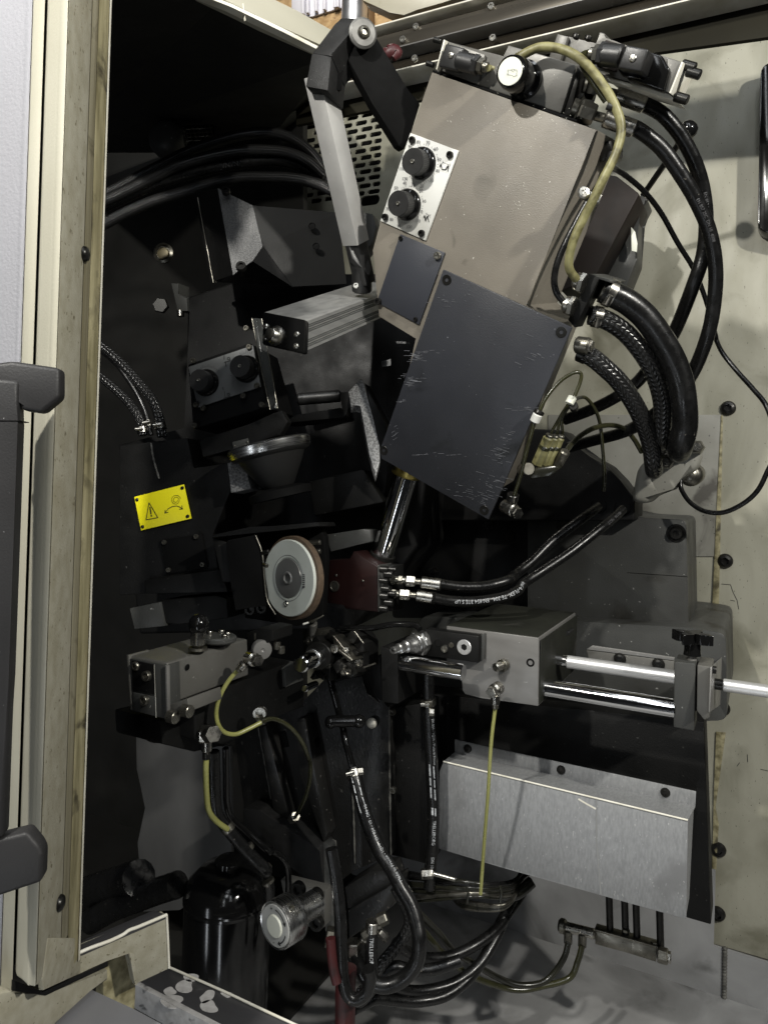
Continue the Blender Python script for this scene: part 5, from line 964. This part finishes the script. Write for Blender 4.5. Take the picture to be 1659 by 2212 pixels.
pg = thing('wall_plug', 'dull brass round plug on the dark inner wall', 'plug', P(*q1(1, 1010, 1565), 1.6)); lathe('plug_ring', P(*q1(1, 1015, 1565), 1.62), -F-RT*.1, [(0, 0), (.022, 0), (.022, .006), (.017, .009), (.015, .004), (0, .004)], 'oldnickel', pg); lathe('plug_core', P(*q1(1, 1012, 1567), 1.616), -F-RT*.1, [(0, 0), (.0135, 0), (.0125, .006), (0, .008)], 'plugcore', pg)
sb = thing('small_stop_bracket', 'small grey bracket with stud on the dark inner wall', 'bracket', P(*q1(1, 1110, 1920), 1.45)); prism('bracket', FXZ(q1(1, 1100, 1830), 1.45), q(1, 1058, 1748, 1105, 1750, 1100, 1815, 1152, 1838, 1160, 1920, 1098, 1918), 0, -.03, 'darkgrey', sb, .001); cyl('stud', P(*q1(1, 1115, 1915), 1.45), P(*q1(1, 1117, 1955), 1.45), .007, 'nickel', sb)
bolt('hex', P(*q1(1, 1000, 1890), 1.5), -F, .016, 'screw', sb, 'hex_nut')

# ================================================================ GRINDING WHEEL AND GUARD
gw = thing('abrasive_disc', 'round pale grinding wheel with brown rim at centre left', 'grinding wheel', P(*q1(5, 240, 1545), 1.1))
WD = 1.10; wn = (RT*-.67+UT*.03-F*.74).normalized(); wc = P(*q1(5, 238, 1553), WD); K_ = WD/1.2
sk = lambda pr: [(p[0]*K_, p[1]*K_, *p[2:]) for p in pr]
lathe('wheel_body', wc, wn, sk([(0, -.022), (.0612, -.022), (.0622, -.0012), (.0612, 0), (.0335, 0), (.0325, -.0012), (0, -.0012)]), 'wheelgrey', gw, 90)
lathe('abrasive_rim', wc, wn, sk([(.0595, -.0165), (.0672, -.0165), (.0680, -.0158), (.0680, -.006), (.0672, -.0052), (.0620, -.005)]), 'wheelrim', gw, 90)
lathe('hub_flange', wc, wn, sk([(0, -.0011), (.0318, -.0011), (.0312, .0008), (.011, .0012), (.0095, .0026), (.0075, .0026), (.0065, .0012, 'h'), (.0062, -.004, 'h'), (0, -.004)]), 'hub', gw, 90)
WFr = Fr(wc, (RT*.72-F*.69).normalized(), UT, wn); 
pin = WFr.at(q1(5, 225, 1712), 0); lathe('pin_hole', pin, wn, [(.0045, .0002), (.0042, .0008), (.0032, .0006), (.003, -.0008), (0, .0008)], 'nickel', gw)
lbk = prism('printed_label', WFr, q(5, 328, 1528, 343, 1530, 343, 1612, 328, 1618), .0005, -.0002, 'greyink', gw, 0)
for yy in range(6): strokes('printed_line', WFr, [q(5, 328, 1540+yy*12, 343, 1538+yy*12)], .0009, .0010, 'wheelgrey', lbk)
for ring_r in (.0335,): lathe('hub_groove', wc, wn, [(ring_r, .0001), (ring_r+.0004, .0004), (ring_r+.0008, .0001)], 'greyink', gw, 60)
cyl('balance_pin', P(*q1(5, 75, 1402), 1.06), P(*q1(5, 120, 1385), 1.055), .0028, 'screw', gw); cyl('balance_pin', P(*q1(5, 90, 1470), 1.07), P(*q1(5, 108, 1478), 1.06), .003, 'oldnickel', gw)
gd = thing('wheel_guard', 'black sheet guard box around the grinding wheel', 'guard', P(570, 1340, 1.2))
GD = LU.off(.04)
prism('front_plate', GD.off(.03), [*q(4, 1395, 1335, 1412, 1318, 1572, 1288), *q(5, 35, 1290, 78, 1400, 92, 1560, 112, 1690, 165, 1775, 150, 1790), *q(4, 1655, 1720, 1455, 1752, 1420, 1560)], 0, -.006, 'matt', gd, .0015)
prism('top_plate', GD, [*q(4, 1305, 1288, 1540, 1238), *q(5, 150, 1232, 420, 1208, 432, 1235, 160, 1262), *q(4, 1320, 1302)], .03, -.05, 'dark', gd, .001)
prism('back_plate', GD.off(-.03), q(5, -40, 1290, 420, 1215, 465, 1300, 470, 1450, 455, 1780, 300, 1850, -30, 1800), 0, -.02, 'matt', gd, .002)
prism('side_flange', GD, q(4, 1308, 1300, 1395, 1330, 1440, 1580, 1372, 1578), .02, -.03, 'dark', gd, .002)
tube('plate_edge', [GD.at(q1(5, *p), .031) for p in ((38, 1290), (78, 1400), (92, 1560), (110, 1690), (160, 1778))], .0014, 'oldnickel', gd, 8, 6)
for x, y in ((85, 1735), (15, 1745)): bolt('socket', GD.at(q1(5, x, y), .0), GD.z, .0088, 'screw', gd)
for i, y in enumerate((1340, 1395)): cyl('guard_stud', GD.at(q1(5, 360, y), -.0), GD.at(q1(5, 438, y-8), -.0), .0045, 'oldnickel', gd)
nz = thing('coolant_nozzle', 'small bent metal nozzle tip below the grinding wheel', 'nozzle', P(*q1(5, 400, 1800), 1.18))
prism('nozzle_plate', FN(q1(5, 400, 1790), 1.17, (-.2, .4, -.9), q1(5, 450, 1775)), q(5, 350, 1795, 450, 1768, 458, 1785, 395, 1825, 368, 1830), 0, -.003, 'oldnickel', nz, .0005); cyl('nozzle_pipe', P(*q1(5, 390, 1830), 1.19), P(*q1(5, 388, 1935), 1.21), .0075, 'block', nz); cyl('nozzle_tip', P(*q1(5, 330, 1838), 1.16), P(*q1(5, 362, 1828), 1.17), .0016, 'white', nz)
# ================================================================ LEFT CYLINDER BLOCK
vb2 = thing('valve_cylinder_block', 'grey metal covered block with black ball knob, lower left', 'valve block', P(*q1(10, 400, 880), .9))
ZF = FXZ(q1(10, 515, 487), .88)
prism('sheet_cover', ZF, q(10, 226, 432, 515, 487, 524, 792, 240, 742), 0, -.155, 'block', vb2, .003, 3)
prism('end_plate', ZF, q(10, 246, 455, 508, 505, 518, 896, 262, 832), .003, -.02, 'darkgrey', vb2, .001)
prism('cover_lip', ZF, q(10, 222, 430, 238, 432, 262, 828, 250, 830), .0035, -.03, 'block', vb2, .0005)
prism('end_insert', ZF, q(10, 258, 468, 420, 500, 430, 715, 264, 685), .0045, .001, 'dark', vb2, .0008)
prism('end_insert', ZF, q(10, 266, 700, 430, 735, 434, 875, 274, 832), .0045, .001, 'darkgrey', vb2, .0008)
strokes('plate_joint', ZF, [q(10, 422, 500, 435, 880)], .0009, .0052, 'edge', vb2)
prism('bright_corner', ZF, q(10, 498, 505, 512, 508, 520, 892, 506, 890), .006, .001, 'steel', vb2, .0005)
for x, y, k in ((290, 510, 'button'), (378, 578, 'socket'), (362, 752, 'socket')): bolt(k, ZF.at(q1(10, x, y), .004), ZF.z, .006, 'oldnickel', vb2)
prism('lower_block', ZF.off(-.002), q(10, 520, 792, 660, 745, 670, 840, 522, 895), 0, -.06, 'block', vb2, .001)
for x, y in ((540, 865), (642, 822)):
    p = P(*q1(10, x-15, y+4), .87); cyl('cap_screw', p, p+XW*.012+ZW*0, .0075, 'oldnickel', vb2)
kb2 = P(*q1(10, 738, 300), .93); cyl('knob_stem', kb2-ZW*.012, kb2+ZW*.012, .0092, 'nickel', vb2, .003); sphere('ball_knob', P(*q1(10, 742, 208), .93), .0130, 'gloss', vb2); lathe('stem_washer', kb2-ZW*.016, ZW, [(.0, 0), (.012, 0), (.0115, .003), (.0, .003)], 'oldnickel', vb2)
ct = P(*q1(10, 880, 300), .97); cyl('round_boss', ct-ZW*.006, ct+ZW*.002, .024, 'darkgrey', vb2, .002)
for dx, dy in ((-.014, .0), (-.006, .014), (.009, .008), (.014, -.004)): bolt('socket', ct+XW*dx+YW*dy+ZW*.002, ZW, .0042, 'nickel', vb2)
SX = FYZ(q1(10, 520, 640), .88)
lathe('side_hole', SX.at(q1(10, 660, 518), .001), XW, [(.004, .0002), (.0034, .0005), (0, .0003)], 'matt', vb2)
prism('valve_body', SX.off(-.004), q(10, 712, 745, 1100, 600, 1430, 470, 1500, 612, 1505, 805, 1240, 900, 965, 1062, 940, 1080, 720, 1050), 0, -.1, 'dark', vb2, .004, 3)
prism('valve_body_facet', SX.off(.002), q(10, 1362, 530, 1440, 478, 1500, 612, 1370, 665), 0, -.02, 'darkgrey', vb2, .002)
prism('valve_base', SX.off(-.03), q(10, 470, 900, 720, 830, 960, 1060, 940, 1082, 720, 1130, 480, 1072), 0, -.08, 'dark', vb2, .003)
prism('rear_block', FXZ(q1(10, 1200, 280), 1.02), q(10, 1080, 275, 1175, 235, 1272, 252, 1270, 330, 1090, 400), 0, -.05, 'dark', vb2, .002)
wk = P(*q1(10, 1195, 390), 1.02); wa = (XW*.75-YW*.6).normalized(); lathe('thumb_wheel', wk-wa*.008, wa, [(0, 0), (.0128, 0), (.0135, .002), (.0135, .011), (.0128, .013), (.003, .0135), (0, .010)], 'steel', vb2, 36)
for x, y in ((1335, 390), (1160, 290), (1305, 360)): cyl('stud', P(*q1(10, x, y+30), 1.03), P(*q1(10, x, y-25), 1.03), .005, 'oldnickel', vb2)
banjo('banjo_fitting', 'nickel banjo fitting on the side of grey valve block', 10, (1165, 470), (1095, 450), (1075, 490, 1022, 545), .93, .70)
tag(tube('oil_tube', W(10, [.935, .93, .93, .95, .97], 1030, 532, 955, 618, 893, 730, 868, 840, 882, 930, 930, 988, 1010, 1000, 1100, 962, 1190, 915), .0028, 'tubey', None, 14).o, 'pale yellow tube curling down from the grey valve block', 'tube')
tag(tube('oil_tube', W(10, [.97, 1.0, 1.05], 1185, 916, 1260, 890, 1340, 912, 1420, 972, 1490, 1070, 1530, 1170)+W(8, [1.08, 1.14, 1.22], 374, 520, 372, 620, 342, 740, 288, 845, 262, 872), .0030, 'tubed', None, 14).o, 'dark tube looping over the column ribs', 'tube')  # rest of the same tube, drawn in a darker colour
tag(cyl('tube_saddle', P(*q1(10, 1165, 900), .985), P(*q1(10, 1215, 890), .985), .008, 'nickel'), 'small nickel saddle holding the curling yellow tube', 'saddle')
bolt('socket', P(*q1(10, 1185, 840), .985), -F, .009, 'nickel', bpy.data.objects['tube_saddle'])
eb2 = thing('elbow_fitting', 'large hex nickel elbow below the grey valve block', 'fitting', P(*q1(10, 795, 1120), .93))
hexn('hex_body', P(*q1(10, 800, 1040), .94), P(*q1(10, 800, 955), .94), .0142, 'nickel', eb2); hexn('hex_plug', P(*q1(10, 745, 985), .96), P(*q1(10, 850, 1000), .92), .0118, 'nickel', eb2); cyl('swivel', P(*q1(10, 798, 1045), .94), P(*q1(10, 798, 1130), .94), .0066, 'nickel', eb2, .002); cyl('sleeve', P(*q1(10, 798, 1130), .94), P(*q1(10, 797, 1180), .94), .0052, 'screw', eb2)
tag(tube('oil_tube', W(10, .94, 797, 1170)+W(7, [.94, .96, .99], 1272, 560, 1276, 700, 1290, 812, 1335, 878, 1405, 930), .0037, 'tubey', None, 14).o, 'pale yellow tube dropping from the large hex elbow', 'tube')
tag(tube('bent_pipe', W(10, [.97, .98], 320, 840, 335, 920, 370, 990, 420, 1020, 480, 1022), .0075, 'rubber').o, 'short bent black hose under the valve block end', 'hose')
tag(tube('hydraulic_pipe', W(7, [.99, 1.0, 1.03], 1320, 450, 1325, 600, 1330, 760, 1345, 840, 1400, 920, 1520, 1060, 1640, 1180)+W(8, [1.06, 1.08], 90, 1190, 118, 1270, 120, 1400), .0082, 'rubber', None, 16).o, 'black hose with clips running down to the handwheel', 'hose')
for k, (r, x, y, x2, y2) in enumerate(((7, 1395, 905, 1420, 940), (7, 1520, 1035, 1540, 1062), (7, 1630, 1165, 1650, 1190), (8, 112, 1245, 120, 1262))): tag(cyl('hose_clip', P(*q1(r, x, y), 1.01+.015*k), P(*q1(r, x2, y2), 1.01+.015*k), .0094, 'oldnickel'), ('upper', 'second', 'third', 'lowest')[k]+' thin clip on the black hose above the handwheel', 'clip', 'clips on the handwheel hose')
tag(tube('hydraulic_pipe', W(7, [1.02, 1.05], 1395, 430, 1398, 600, 1402, 770, 1432, 860, 1530, 950, 1659, 1065)+W(8, [1.08, 1.1], 140, 1060, 215, 1120, 240, 1210, 238, 1360), .0048, 'gloss', None, 16).o, 'thin black steel pipe beside the clipped hose', 'pipe')

# ================================================================ LOWER COLUMN
gp2 = tag(prism('backing_panel', FXZ((380, 1750), 1.55), q(7, 838, 190, 1000, 395, 1420, 420, 1430, 1200, 1110, 1430, 885, 1440, 850, 1010, 900, 800, 845, 560), 0, -.01, 'panelgrey', None, .001), 'plain grey sheet panel behind the black cylinder', 'panel')
cl_ = thing('support_column', 'dark welded steel column with ribs at lower centre', 'column', P(700, 1900, 1.3))
CL = FXZ(q1(8, 600, 600), 1.29)
prism('column_plate', CL, q(8, -100, 330, 330, 150, 520, -60, 700, -30, 770, 90, 860, 175, 872, 1090, 640, 1180, 470, 1330, 300, 1250, -20, 900), 0, -.05, 'column', cl_, .002)
prism('side_plate', CL.off(-.02), q(8, 862, 180, 1100, 150, 1110, 1150, 872, 1090), 0, -.05, 'dark', cl_, .002)
for pts in ((55, 300, 95, 520, 150, 840), (135, 455, 180, 680, 228, 880), (325, 240, 390, 560, 470, 970), (620, 500, 640, 800, 650, 1140), (862, 175, 866, 600, 872, 1090), (715, 0, 725, 80, 800, 150)):
    tube('weld_seam', [CL.at(q1(8, pts[i], pts[i+1]), .001) for i in range(0, len(pts), 2)], .0022, 'weld', cl_, 8, 14, rfn=lambda t: .45+.7*abs(math.sin(t*41))*abs(math.sin(t*17)))
prism('rib', CL.off(.03), q(8, 60, 300, 100, 290, 245, 870, 150, 840), 0, -.03, 'column', cl_, .002)
prism('rib', CL.off(.03), q(8, 290, 250, 340, 240, 480, 960, 455, 1010, 300, 560), 0, -.03, 'column', cl_, .002)
prism('rib_slot', CL.off(.001), q(8, 85, 360, 220, 320, 245, 420, 100, 460), 0, -.002, 'matt', cl_, .001)
prism('sloped_bracket', CL.off(.05), q(8, -40, 800, 60, 810, 420, 1050, 470, 1300, 440, 1310, 300, 1200, -40, 940), 0, -.05, 'textured', cl_, .003)
prism('chipped_flange', CL.off(.09), q(8, 455, 1010, 500, 1030, 525, 1600, 465, 1560), 0, -.02, 'weld', cl_, .002)
for x, y in ((452, 612), (890, 685), (885, 205), (400, 390)): bolt('socket', CL.at(q1(8, x, y), .001), CL.z, .0055 if x != 400 else .013, 'oldnickel' if x != 400 else 'matt', cl_)
tag(sphere('pale_button', CL.at(q1(8, 755, 275), .008), .0088, 'edge'), 'pale round button head on the column plate', 'button')
prism('foot_top', CL.off(.06), q(8, 585, 1290, 740, 1190, 850, 1180, 880, 1270, 605, 1425), 0, -.05, 'column', cl_, .002)
prism('foot_front', CL.off(.075), q(8, 605, 1430, 885, 1265, 890, 1400, 740, 1520, 612, 1610), 0, -.06, 'column', cl_, .003)
prism('mounting_plate', FXZ(q1(8, 350, 1400), 1.10), q(8, 190, 1240, 470, 1310, 460, 1540, 300, 1530, 230, 1450), 0, -.02, 'block', cl_, .002)
for x, y in ((312, 1290), (422, 1330), (426, 1498)): bolt('socket', P(*q1(8, x, y), 1.085), -YW, .0105, 'screw', cl_)
hexn('tube_nut', P(*q1(8, 285, 850), 1.19), P(*q1(8, 262, 868), 1.22), .008, 'oldnickel', cl_)
hw = thing('handwheel', 'silver round adjusting knob with pale dial face', 'handwheel', P(*q1(8, 160, 1525), 1.0))
h0_ = P(*q1(8, 158, 1527), .985); hx = (P(*q1(8, 420, 1375), 1.045)-h0_).normalized()
lathe('knob_body', h0_, hx, [(0, .002), (.0285, .002), (.0302, .0005), (.0308, .003), (.0308, .030), (.0295, .032), (.0185, .033), (.0175, .036), (.0175, .075), (0, .075)], 'satin', hw, 60)
lathe('dial_face', h0_-hx*.0002, hx, [(0, -.0002), (.0265, -.0002), (.027, .002)], 'dialface', hw, 60); lathe('centre_cap', h0_-hx*.0012, hx, [(0, -.0018), (.0135, -.0015), (.0148, .0005), (.0148, .002)], 'label', hw, 48)
HWF = Fr(h0_-hx*.0009, (RT-hx*RT.dot(hx)).normalized(), V((0, 0, 1)), -hx); HWF.y = HWF.z.cross(HWF.x)
def cpt(r, a, f=HWF):
    wp = f.w(r*math.cos(R_(a)), r*math.sin(R_(a)), 0)-C; d = wp.dot(F); return (CX+S*wp.dot(RT)/d, CY-S*wp.dot(UT)/d)
for a0, a1, nm in ((85, 20, 'arrow'), (-15, -70, 'arrow')):
    strokes('printed_arrow', HWF, [[cpt(.0215, a0+(a1-a0)*i/8) for i in range(9)], [cpt(.0195, a1+9), cpt(.0215, a1), cpt(.0238, a1+9)]], .0016, 0, 'ink', hw)
text('printed_signs', HWF, [('+', cpt(.0215, 108), .010, .2), ('-', cpt(.0215, -95), .010, .2)], 0, 'ink', hw)
bolt('socket', h0_+hx*.012+(HWF.x*.55+HWF.y*.72).normalized()*.0308, (HWF.x*.55+HWF.y*.72), .0035, 'oldnickel', hw, 'grub_screw')
tk = thing('oil_cylinder', 'glossy black upright cylinder standing below the yellow tube', 'cylinder', P(475, 2230, 1.12))
tc_ = P(480, 2330, 1.16); hh = (P(480, 1862, 1.16)-tc_).length; lathe('tank_body', tc_, ZW, [(0, 0), (.066, 0), (.067, .004), (.067, hh-.05), (.062, hh-.028), (.045, hh-.010), (.022, hh-.004), (.022, hh+.004), (.016, hh+.008), (0, hh+.008)], 'gloss', tk, 56)
lathe('top_rim', tc_+ZW*(hh-.058), ZW, [(.067, 0), (.069, .002), (.069, .006), (.067, .008)], 'gloss', tk, 56)
# dark lower left clutter
tag(tube('floor_hose', W(7, [1.25, 1.15], 560, 1500, 700, 1420, 850, 1360, 980, 1310, 1100, 1270), .02, 'rubber').o, 'thick dark hose lying behind the cream sill', 'hose')
tag(tube('floor_hose', W(7, [1.3, 1.2], 520, 1330, 650, 1290, 780, 1250, 860, 1230), .028, 'rubber').o, 'dark thick hose end above the sill, far left', 'hose')
# clutter of the workholding between the block and the spindle
wkh = thing('workholding_head', 'dark oily clamping mechanism at the centre below the wheel', 'clamping head', P(*q1(11, 350, 740), 1.15))
a, b = P(*q1(11, 90, 640), 1.05), P(*q1(11, 235, 565), 1.13); cyl('chrome_sleeve', a, b, .0118, 'chrome', wkh, .002, 36); cyl('sleeve_ring', a.lerp(b, .55), a.lerp(b, .68), .0140, 'satin', wkh); cyl('sleeve_flange', a.lerp(b, .85), a.lerp(b, 1.15), .021, 'screw', wkh)
a, b = P(*q1(11, 120, 810), 1.08), P(*q1(11, 200, 778), 1.13); cyl('small_sleeve', a, b, .0052, 'chrome', wkh)
HWK = FN(q1(11, 350, 550), 1.15, (-.5, .1, -.86), q1(11, 450, 560))
prism('jaw_plate', HWK, q(11, 180, 490, 235, 475, 310, 590, 300, 760, 230, 720), .01, -.02, 'screw', wkh, .001)
prism('jaw_plate', HWK, q(11, 320, 425, 420, 540, 470, 605, 440, 620, 330, 510), .025, -.005, 'oldnickel', wkh, .001)
prism('jaw_block', HWK, q(11, 365, 640, 470, 610, 500, 700, 450, 735, 370, 720), .02, -.02, 'screw', wkh, .001)
prism('side_plate', HWK, q(11, 400, 420, 490, 395, 545, 480, 545, 660, 470, 690, 430, 600), -.005, -.05, 'dark', wkh, .001)
prism('top_plate', HWK, q(11, 190, 410, 320, 385, 350, 420, 300, 520, 260, 560), -.005, -.04, 'dark', wkh, .001)
a, b = P(*q1(11, 420, 480), 1.16), P(*q1(11, 500, 445), 1.2); cyl('collar', a, b, .0165, 'screw', wkh, .003); cyl('collar_ring', a.lerp(b, .6), a.lerp(b, .75), .0175, 'oldnickel', wkh)
for x, y, k in ((350, 520, .007), (400, 650, .005), (430, 530, .004), (520, 625, .006), (165, 465, .006), (295, 640, .005), (410, 690, .005), (440, 690, .005)): bolt('socket', HWK.at(q1(11, x, y), .024), HWK.z, k, 'nickel', wkh)
for x, y, x2, y2 in ((115, 470, 200, 440), (480, 400, 545, 485), (330, 500, 465, 610), (325, 430, 420, 545), (545, 660, 630, 628)): tube('bright_edge', [HWK.at(q1(11, x, y), .026), HWK.at(q1(11, x2, y2), .026)], .0014, 'oldnickel', wkh, 6, 3)
rc = random.Random(5)
for i in range(16):
    x, y = rc.uniform(140, 530), rc.uniform(410, 730); c = HWK.loc(q1(11, x, y), .02); w_, h_ = rc.uniform(.006, .018), rc.uniform(.005, .016); an = rc.uniform(0, 3)
    pts = [(c[0]+a_*w_*math.cos(an)-b_*h_*math.sin(an), c[1]+a_*w_*math.sin(an)+b_*h_*math.cos(an)) for a_, b_ in ((-.5, -.5), (.5, -.5), (.5, .5), (-.5, .5))]
    prismL('jaw_piece', HWK, pts, rc.uniform(.012, .03), -.02, rc.choice(('screw', 'dark', 'oldnickel', 'screw')), wkh, .0008)
prism('column_head', FXZ(q1(11, 400, 800), 1.24), q(11, 240, 700, 560, 640, 665, 560, 680, 910, 560, 850, 545, 700, 300, 780), 0, -.05, 'dark', wkh, .004)
# lever on the column
lv2 = thing('clamp_lever', 'black lever with ball end and clamped rubber pipe on the column', 'lever', P(*q1(11, 420, 1050), 1.2))
tube('lever_pipe', W(11, [1.17, 1.18], 250, 480, 300, 720, 350, 920, 395, 1080)+W(8, [1.17, 1.16], 590, 380, 612, 460, 640, 560), .0056, 'gloss', lv2, 14); cyl('cross_handle', P(*q1(11, 305, 1045), 1.16), P(*q1(11, 500, 1045), 1.16), .0088, 'gloss', lv2, .003); sphere('ball_end', P(*q1(11, 512, 1045), 1.16), .0108, 'gloss', lv2); sphere('handle_end', P(*q1(11, 308, 1052), 1.16), .0098, 'gloss', lv2)
# ================================================================ LOWER HOSES
la = thing('printed_hose', 'black hose with white lettering, looping below the column', 'hose', P(*q1(8, 650, 600), 1.14), 'printed hoses')
tl = tube('rubber_hose', W(8, [1.15, 1.12, 1.08, 1.05, 1.05, 1.06], 640, 555, 660, 640, 690, 760, 740, 920, 800, 1060, 868, 1165, 930, 1280, 995, 1390, 1030, 1500, 1048, 1620, 1030, 1750, 950, 1850, 840, 1895, 740, 1868, 680, 1790, 640, 1690), .0106, 'rubber', la, 18, 8)
hose_clamp(la, tl.c[1], tl.c[6], .0112); hexn('clamp_nut', P(*q1(8, 668, 572), 1.11), P(*q1(8, 702, 568), 1.11), .006, 'nickel', la)
s_ = arc_at(tl, q1(8, 655, 680)); tube_text(tl, '', s_, .01, 'whiteink', la, bars=[(-.028, -.010, -.006, .004, .006), (-.007, .004, -.006, .004, .006), (.008, .032, -.006, .004, .005)], name='printed_band')
tube_text(tl, 'Made in France - 1Q14 - EN 854 - 10 - DN 10', arc_at(tl, q1(8, 785, 1020)), .0064, 'whiteink', la, lat=.004, rev=True, flip=True)
lb_ = thing('printed_hose', 'upright black hose with white lettering beside stainless cover', 'hose', P(*q1(8, 1110, 200), 1.16), 'printed hoses')
tm = tube('rubber_hose', W(8, [1.15, 1.16, 1.17, 1.18], 1100, -60, 1103, 120, 1112, 300, 1122, 520, 1134, 800, 1130, 1000, 1118, 1150, 1110, 1290), .0098, 'rubber', lb_, 18, 8)
hose_clamp(lb_, tm.c[8], tm.c[14], .0104); hexn('clamp_nut', P(*q1(8, 1105, 205), 1.13), P(*q1(8, 1138, 208), 1.13), .006, 'nickel', lb_); hexn('hose_nut', P(*q1(8, 1100, 130), 1.15), P(*q1(8, 1102, 165), 1.15), .0115, 'oldnickel', lb_)
tube_text(tm, 'EN 854 - 1Q14 - Made in France', arc_at(tm, q1(8, 1112, 370)), .0056, 'whiteink', lb_, lat=.005); tube_text(tm, 'TRELLEBORG', arc_at(tm, q1(8, 1132, 925)), .0068, 'whiteink', lb_, lat=.001)
tube_text(tm, 'DN 10', arc_at(tm, q1(8, 1120, 1110)), .0068, 'whiteink', lb_, lat=.002)
tube_text(tm, '', arc_at(tm, q1(8, 1124, 640)), .01, 'whiteink', lb_, bars=[(-.030, -.011, -.004, .004, .005), (-.008, .004, -.004, .004, .005), (.007, .024, -.004, .004, .005), (.040, .052, -.003, .004, .002)], name='printed_band')
lc = thing('printed_hose', 'short black lettered hose hanging left of the big loop', 'hose', P(*q1(8, 755, 1530), 1.05), 'printed hoses')
tn = tube('rubber_hose', W(8, 1.06, 758, 1510, 752, 1620, 750, 1720, 756, 1830, 740, 1900), .0090, 'rubber', lc, 16, 8); cyl('crimp_ferrule', P(*q1(8, 760, 1495), 1.06), P(*q1(8, 757, 1560), 1.06), .0098, 'nickel', lc); tube_text(tn, 'TRELLEBORG', arc_at(tn, q1(8, 750, 1665)), .0074, 'whiteink', lc, lat=.0)
for nm, lb, mt, r, d, pts in (
    ('braided_hose', 'black braided hose crossing behind the big loop', 'braid', .0088, [1.12, 1.1], (900, 1290, 950, 1380, 985, 1470, 975, 1550, 900, 1660, 810, 1770, 750, 1880, 680, 1950)),
    ('drain_hose', 'front black hose hanging from the chipped flange', 'rubber', .0086, [1.02, 1.0, .99], (505, 1050, 535, 1230, 558, 1450, 565, 1650, 575, 1830, 600, 1940, 650, 1980, 720, 1940, 745, 1850, 735, 1790)),
    ('drain_hose', 'upper of three large black loops at lower right', 'rubber', .0084, [1.3, 1.2, 1.14], (1720, 1240, 1670, 1340, 1600, 1440, 1530, 1540, 1400, 1640, 1250, 1710, 1100, 1725, 980, 1690, 900, 1630)),
    ('drain_hose', 'middle of three large black loops at lower right', 'rubber', .0082, [1.3, 1.18, 1.12], (1700, 1250, 1650, 1360, 1580, 1470, 1520, 1600, 1420, 1760, 1280, 1870, 1120, 1920, 980, 1925, 850, 1880, 780, 1800)),
    ('drain_hose', 'lowest of three large black loops at lower right', 'rubber', .0086, [1.28, 1.16, 1.1], (1660, 1270, 1610, 1390, 1540, 1520, 1470, 1680, 1370, 1830, 1220, 1950, 1050, 1990, 900, 1985, 780, 1975, 700, 2010, 640, 2040)),
    ('drain_hose', 'black hose crossing under the handwheel to the loops', 'rubber', .0088, [1.1, 1.12], (620, 1980, 680, 1990, 740, 1930, 800, 1840, 900, 1780, 1000, 1800, 1150, 1790, 1300, 1740))):
    hose(nm, lb, W(8, d, *pts), r, mt, 'hose', 'hoses below the column')
hose('red_hose', 'dark red upright hose at the bottom centre', W(8, [1.0, .99], 500, 1600, 508, 1700, 520, 1800, 540, 1880), .0066, 'red', 'hose'); hose('red_hose', 'broad red hose end at the bottom edge', W(8, [1.03, 1.02], 600, 1780, 592, 1900, 590, 2050, 588, 2250), .0140, 'red', 'hose')
ft = thing('hose_joint', 'cluster of nickel fittings under the dark column foot', 'fitting cluster', P(*q1(8, 700, 1580), 1.05))
for x, y, x2, y2, r, mt in ((640, 1620, 640, 1700, .0115, 'nickel'), (700, 1590, 745, 1560, .008, 'oldnickel'), (790, 1500, 850, 1470, .009, 'oldnickel'), (810, 1480, 790, 1530, .007, 'nickel'), (800, 1560, 850, 1610, .006, 'nickel'), (470, 1590, 520, 1600, .014, 'oldnickel'), (690, 1600, 720, 1620, .006, 'nickel')):
    a, b = P(*q1(8, x, y), 1.06), P(*q1(8, x2, y2), 1.06); hexn('nut', a, b, r, mt, ft)
# bundle of thin tubes behind the bright yellow one
bd = thing('tube_bundle', 'tied bundle of thin oily tubes below the upright yellow tube', 'tube bundle', P(*q1(8, 1400, 1300), 1.18))
rb = random.Random(11)
for i in range(13):
    y0 = 1190+i*17+rb.uniform(-14, 14); sag = rb.uniform(-18, 40); ym = 1300+(i-6)*8
    tube('bundle_tube', W(8, [1.24, 1.17, 1.15, 1.17, 1.25], 930+rb.uniform(-20, 30), y0, 1090+rb.uniform(-20, 20), y0*.7+ym*.3+sag*.5, 1240, y0*.35+ym*.65+sag, 1400, ym+sag*.7, 1530, ym+8+sag*.2, 1630, ym-8, 1700+rb.uniform(-20, 30), ym-60-rb.uniform(0, 30)), rb.choice((.0024, .003, .0034)), rb.choice(('tubeb', 'tubeb', 'oldnickel', 'oldnickel', 'rubber', 'rubber')), bd, 10, 6)
for i in range(5):
    tube('bundle_tube', W(8, [1.2, 1.16, 1.14, 1.18], 1230+i*12, 1330+i*14, 1330, 1370+i*12, 1450, 1395+i*9, 1550, 1400+i*6, 1610, 1370+i*4, 1640, 1330), .0028, rb.choice(('tubeb', 'rubber', 'oldnickel')), bd, 10, 6)
for x, y in ((1545, 1325), (1340, 1330)): tube('tie_band', W(8, 1.13, x, y-45, x+8, y, x, y+55), .0022, 'tubeb', bd, 8, 4)
a, b = P(*q1(8, 1060, 1205), 1.17), P(*q1(8, 1130, 1200), 1.17); hexn('joint_nut', a, b, .0085, 'nickel', bd); tube('bright_pipe', W(8, 1.16, 1135, 1205, 1280, 1245, 1420, 1295), .0036, 'nickel', bd, 10, 4)
tag(tube('cover_tube', W(9, [1.2, 1.22], 0, 1330, 90, 1335, 150, 1300, 200, 1255), .009, 'tubeb').o, 'dark bent tube entering under the stainless cover', 'tube')
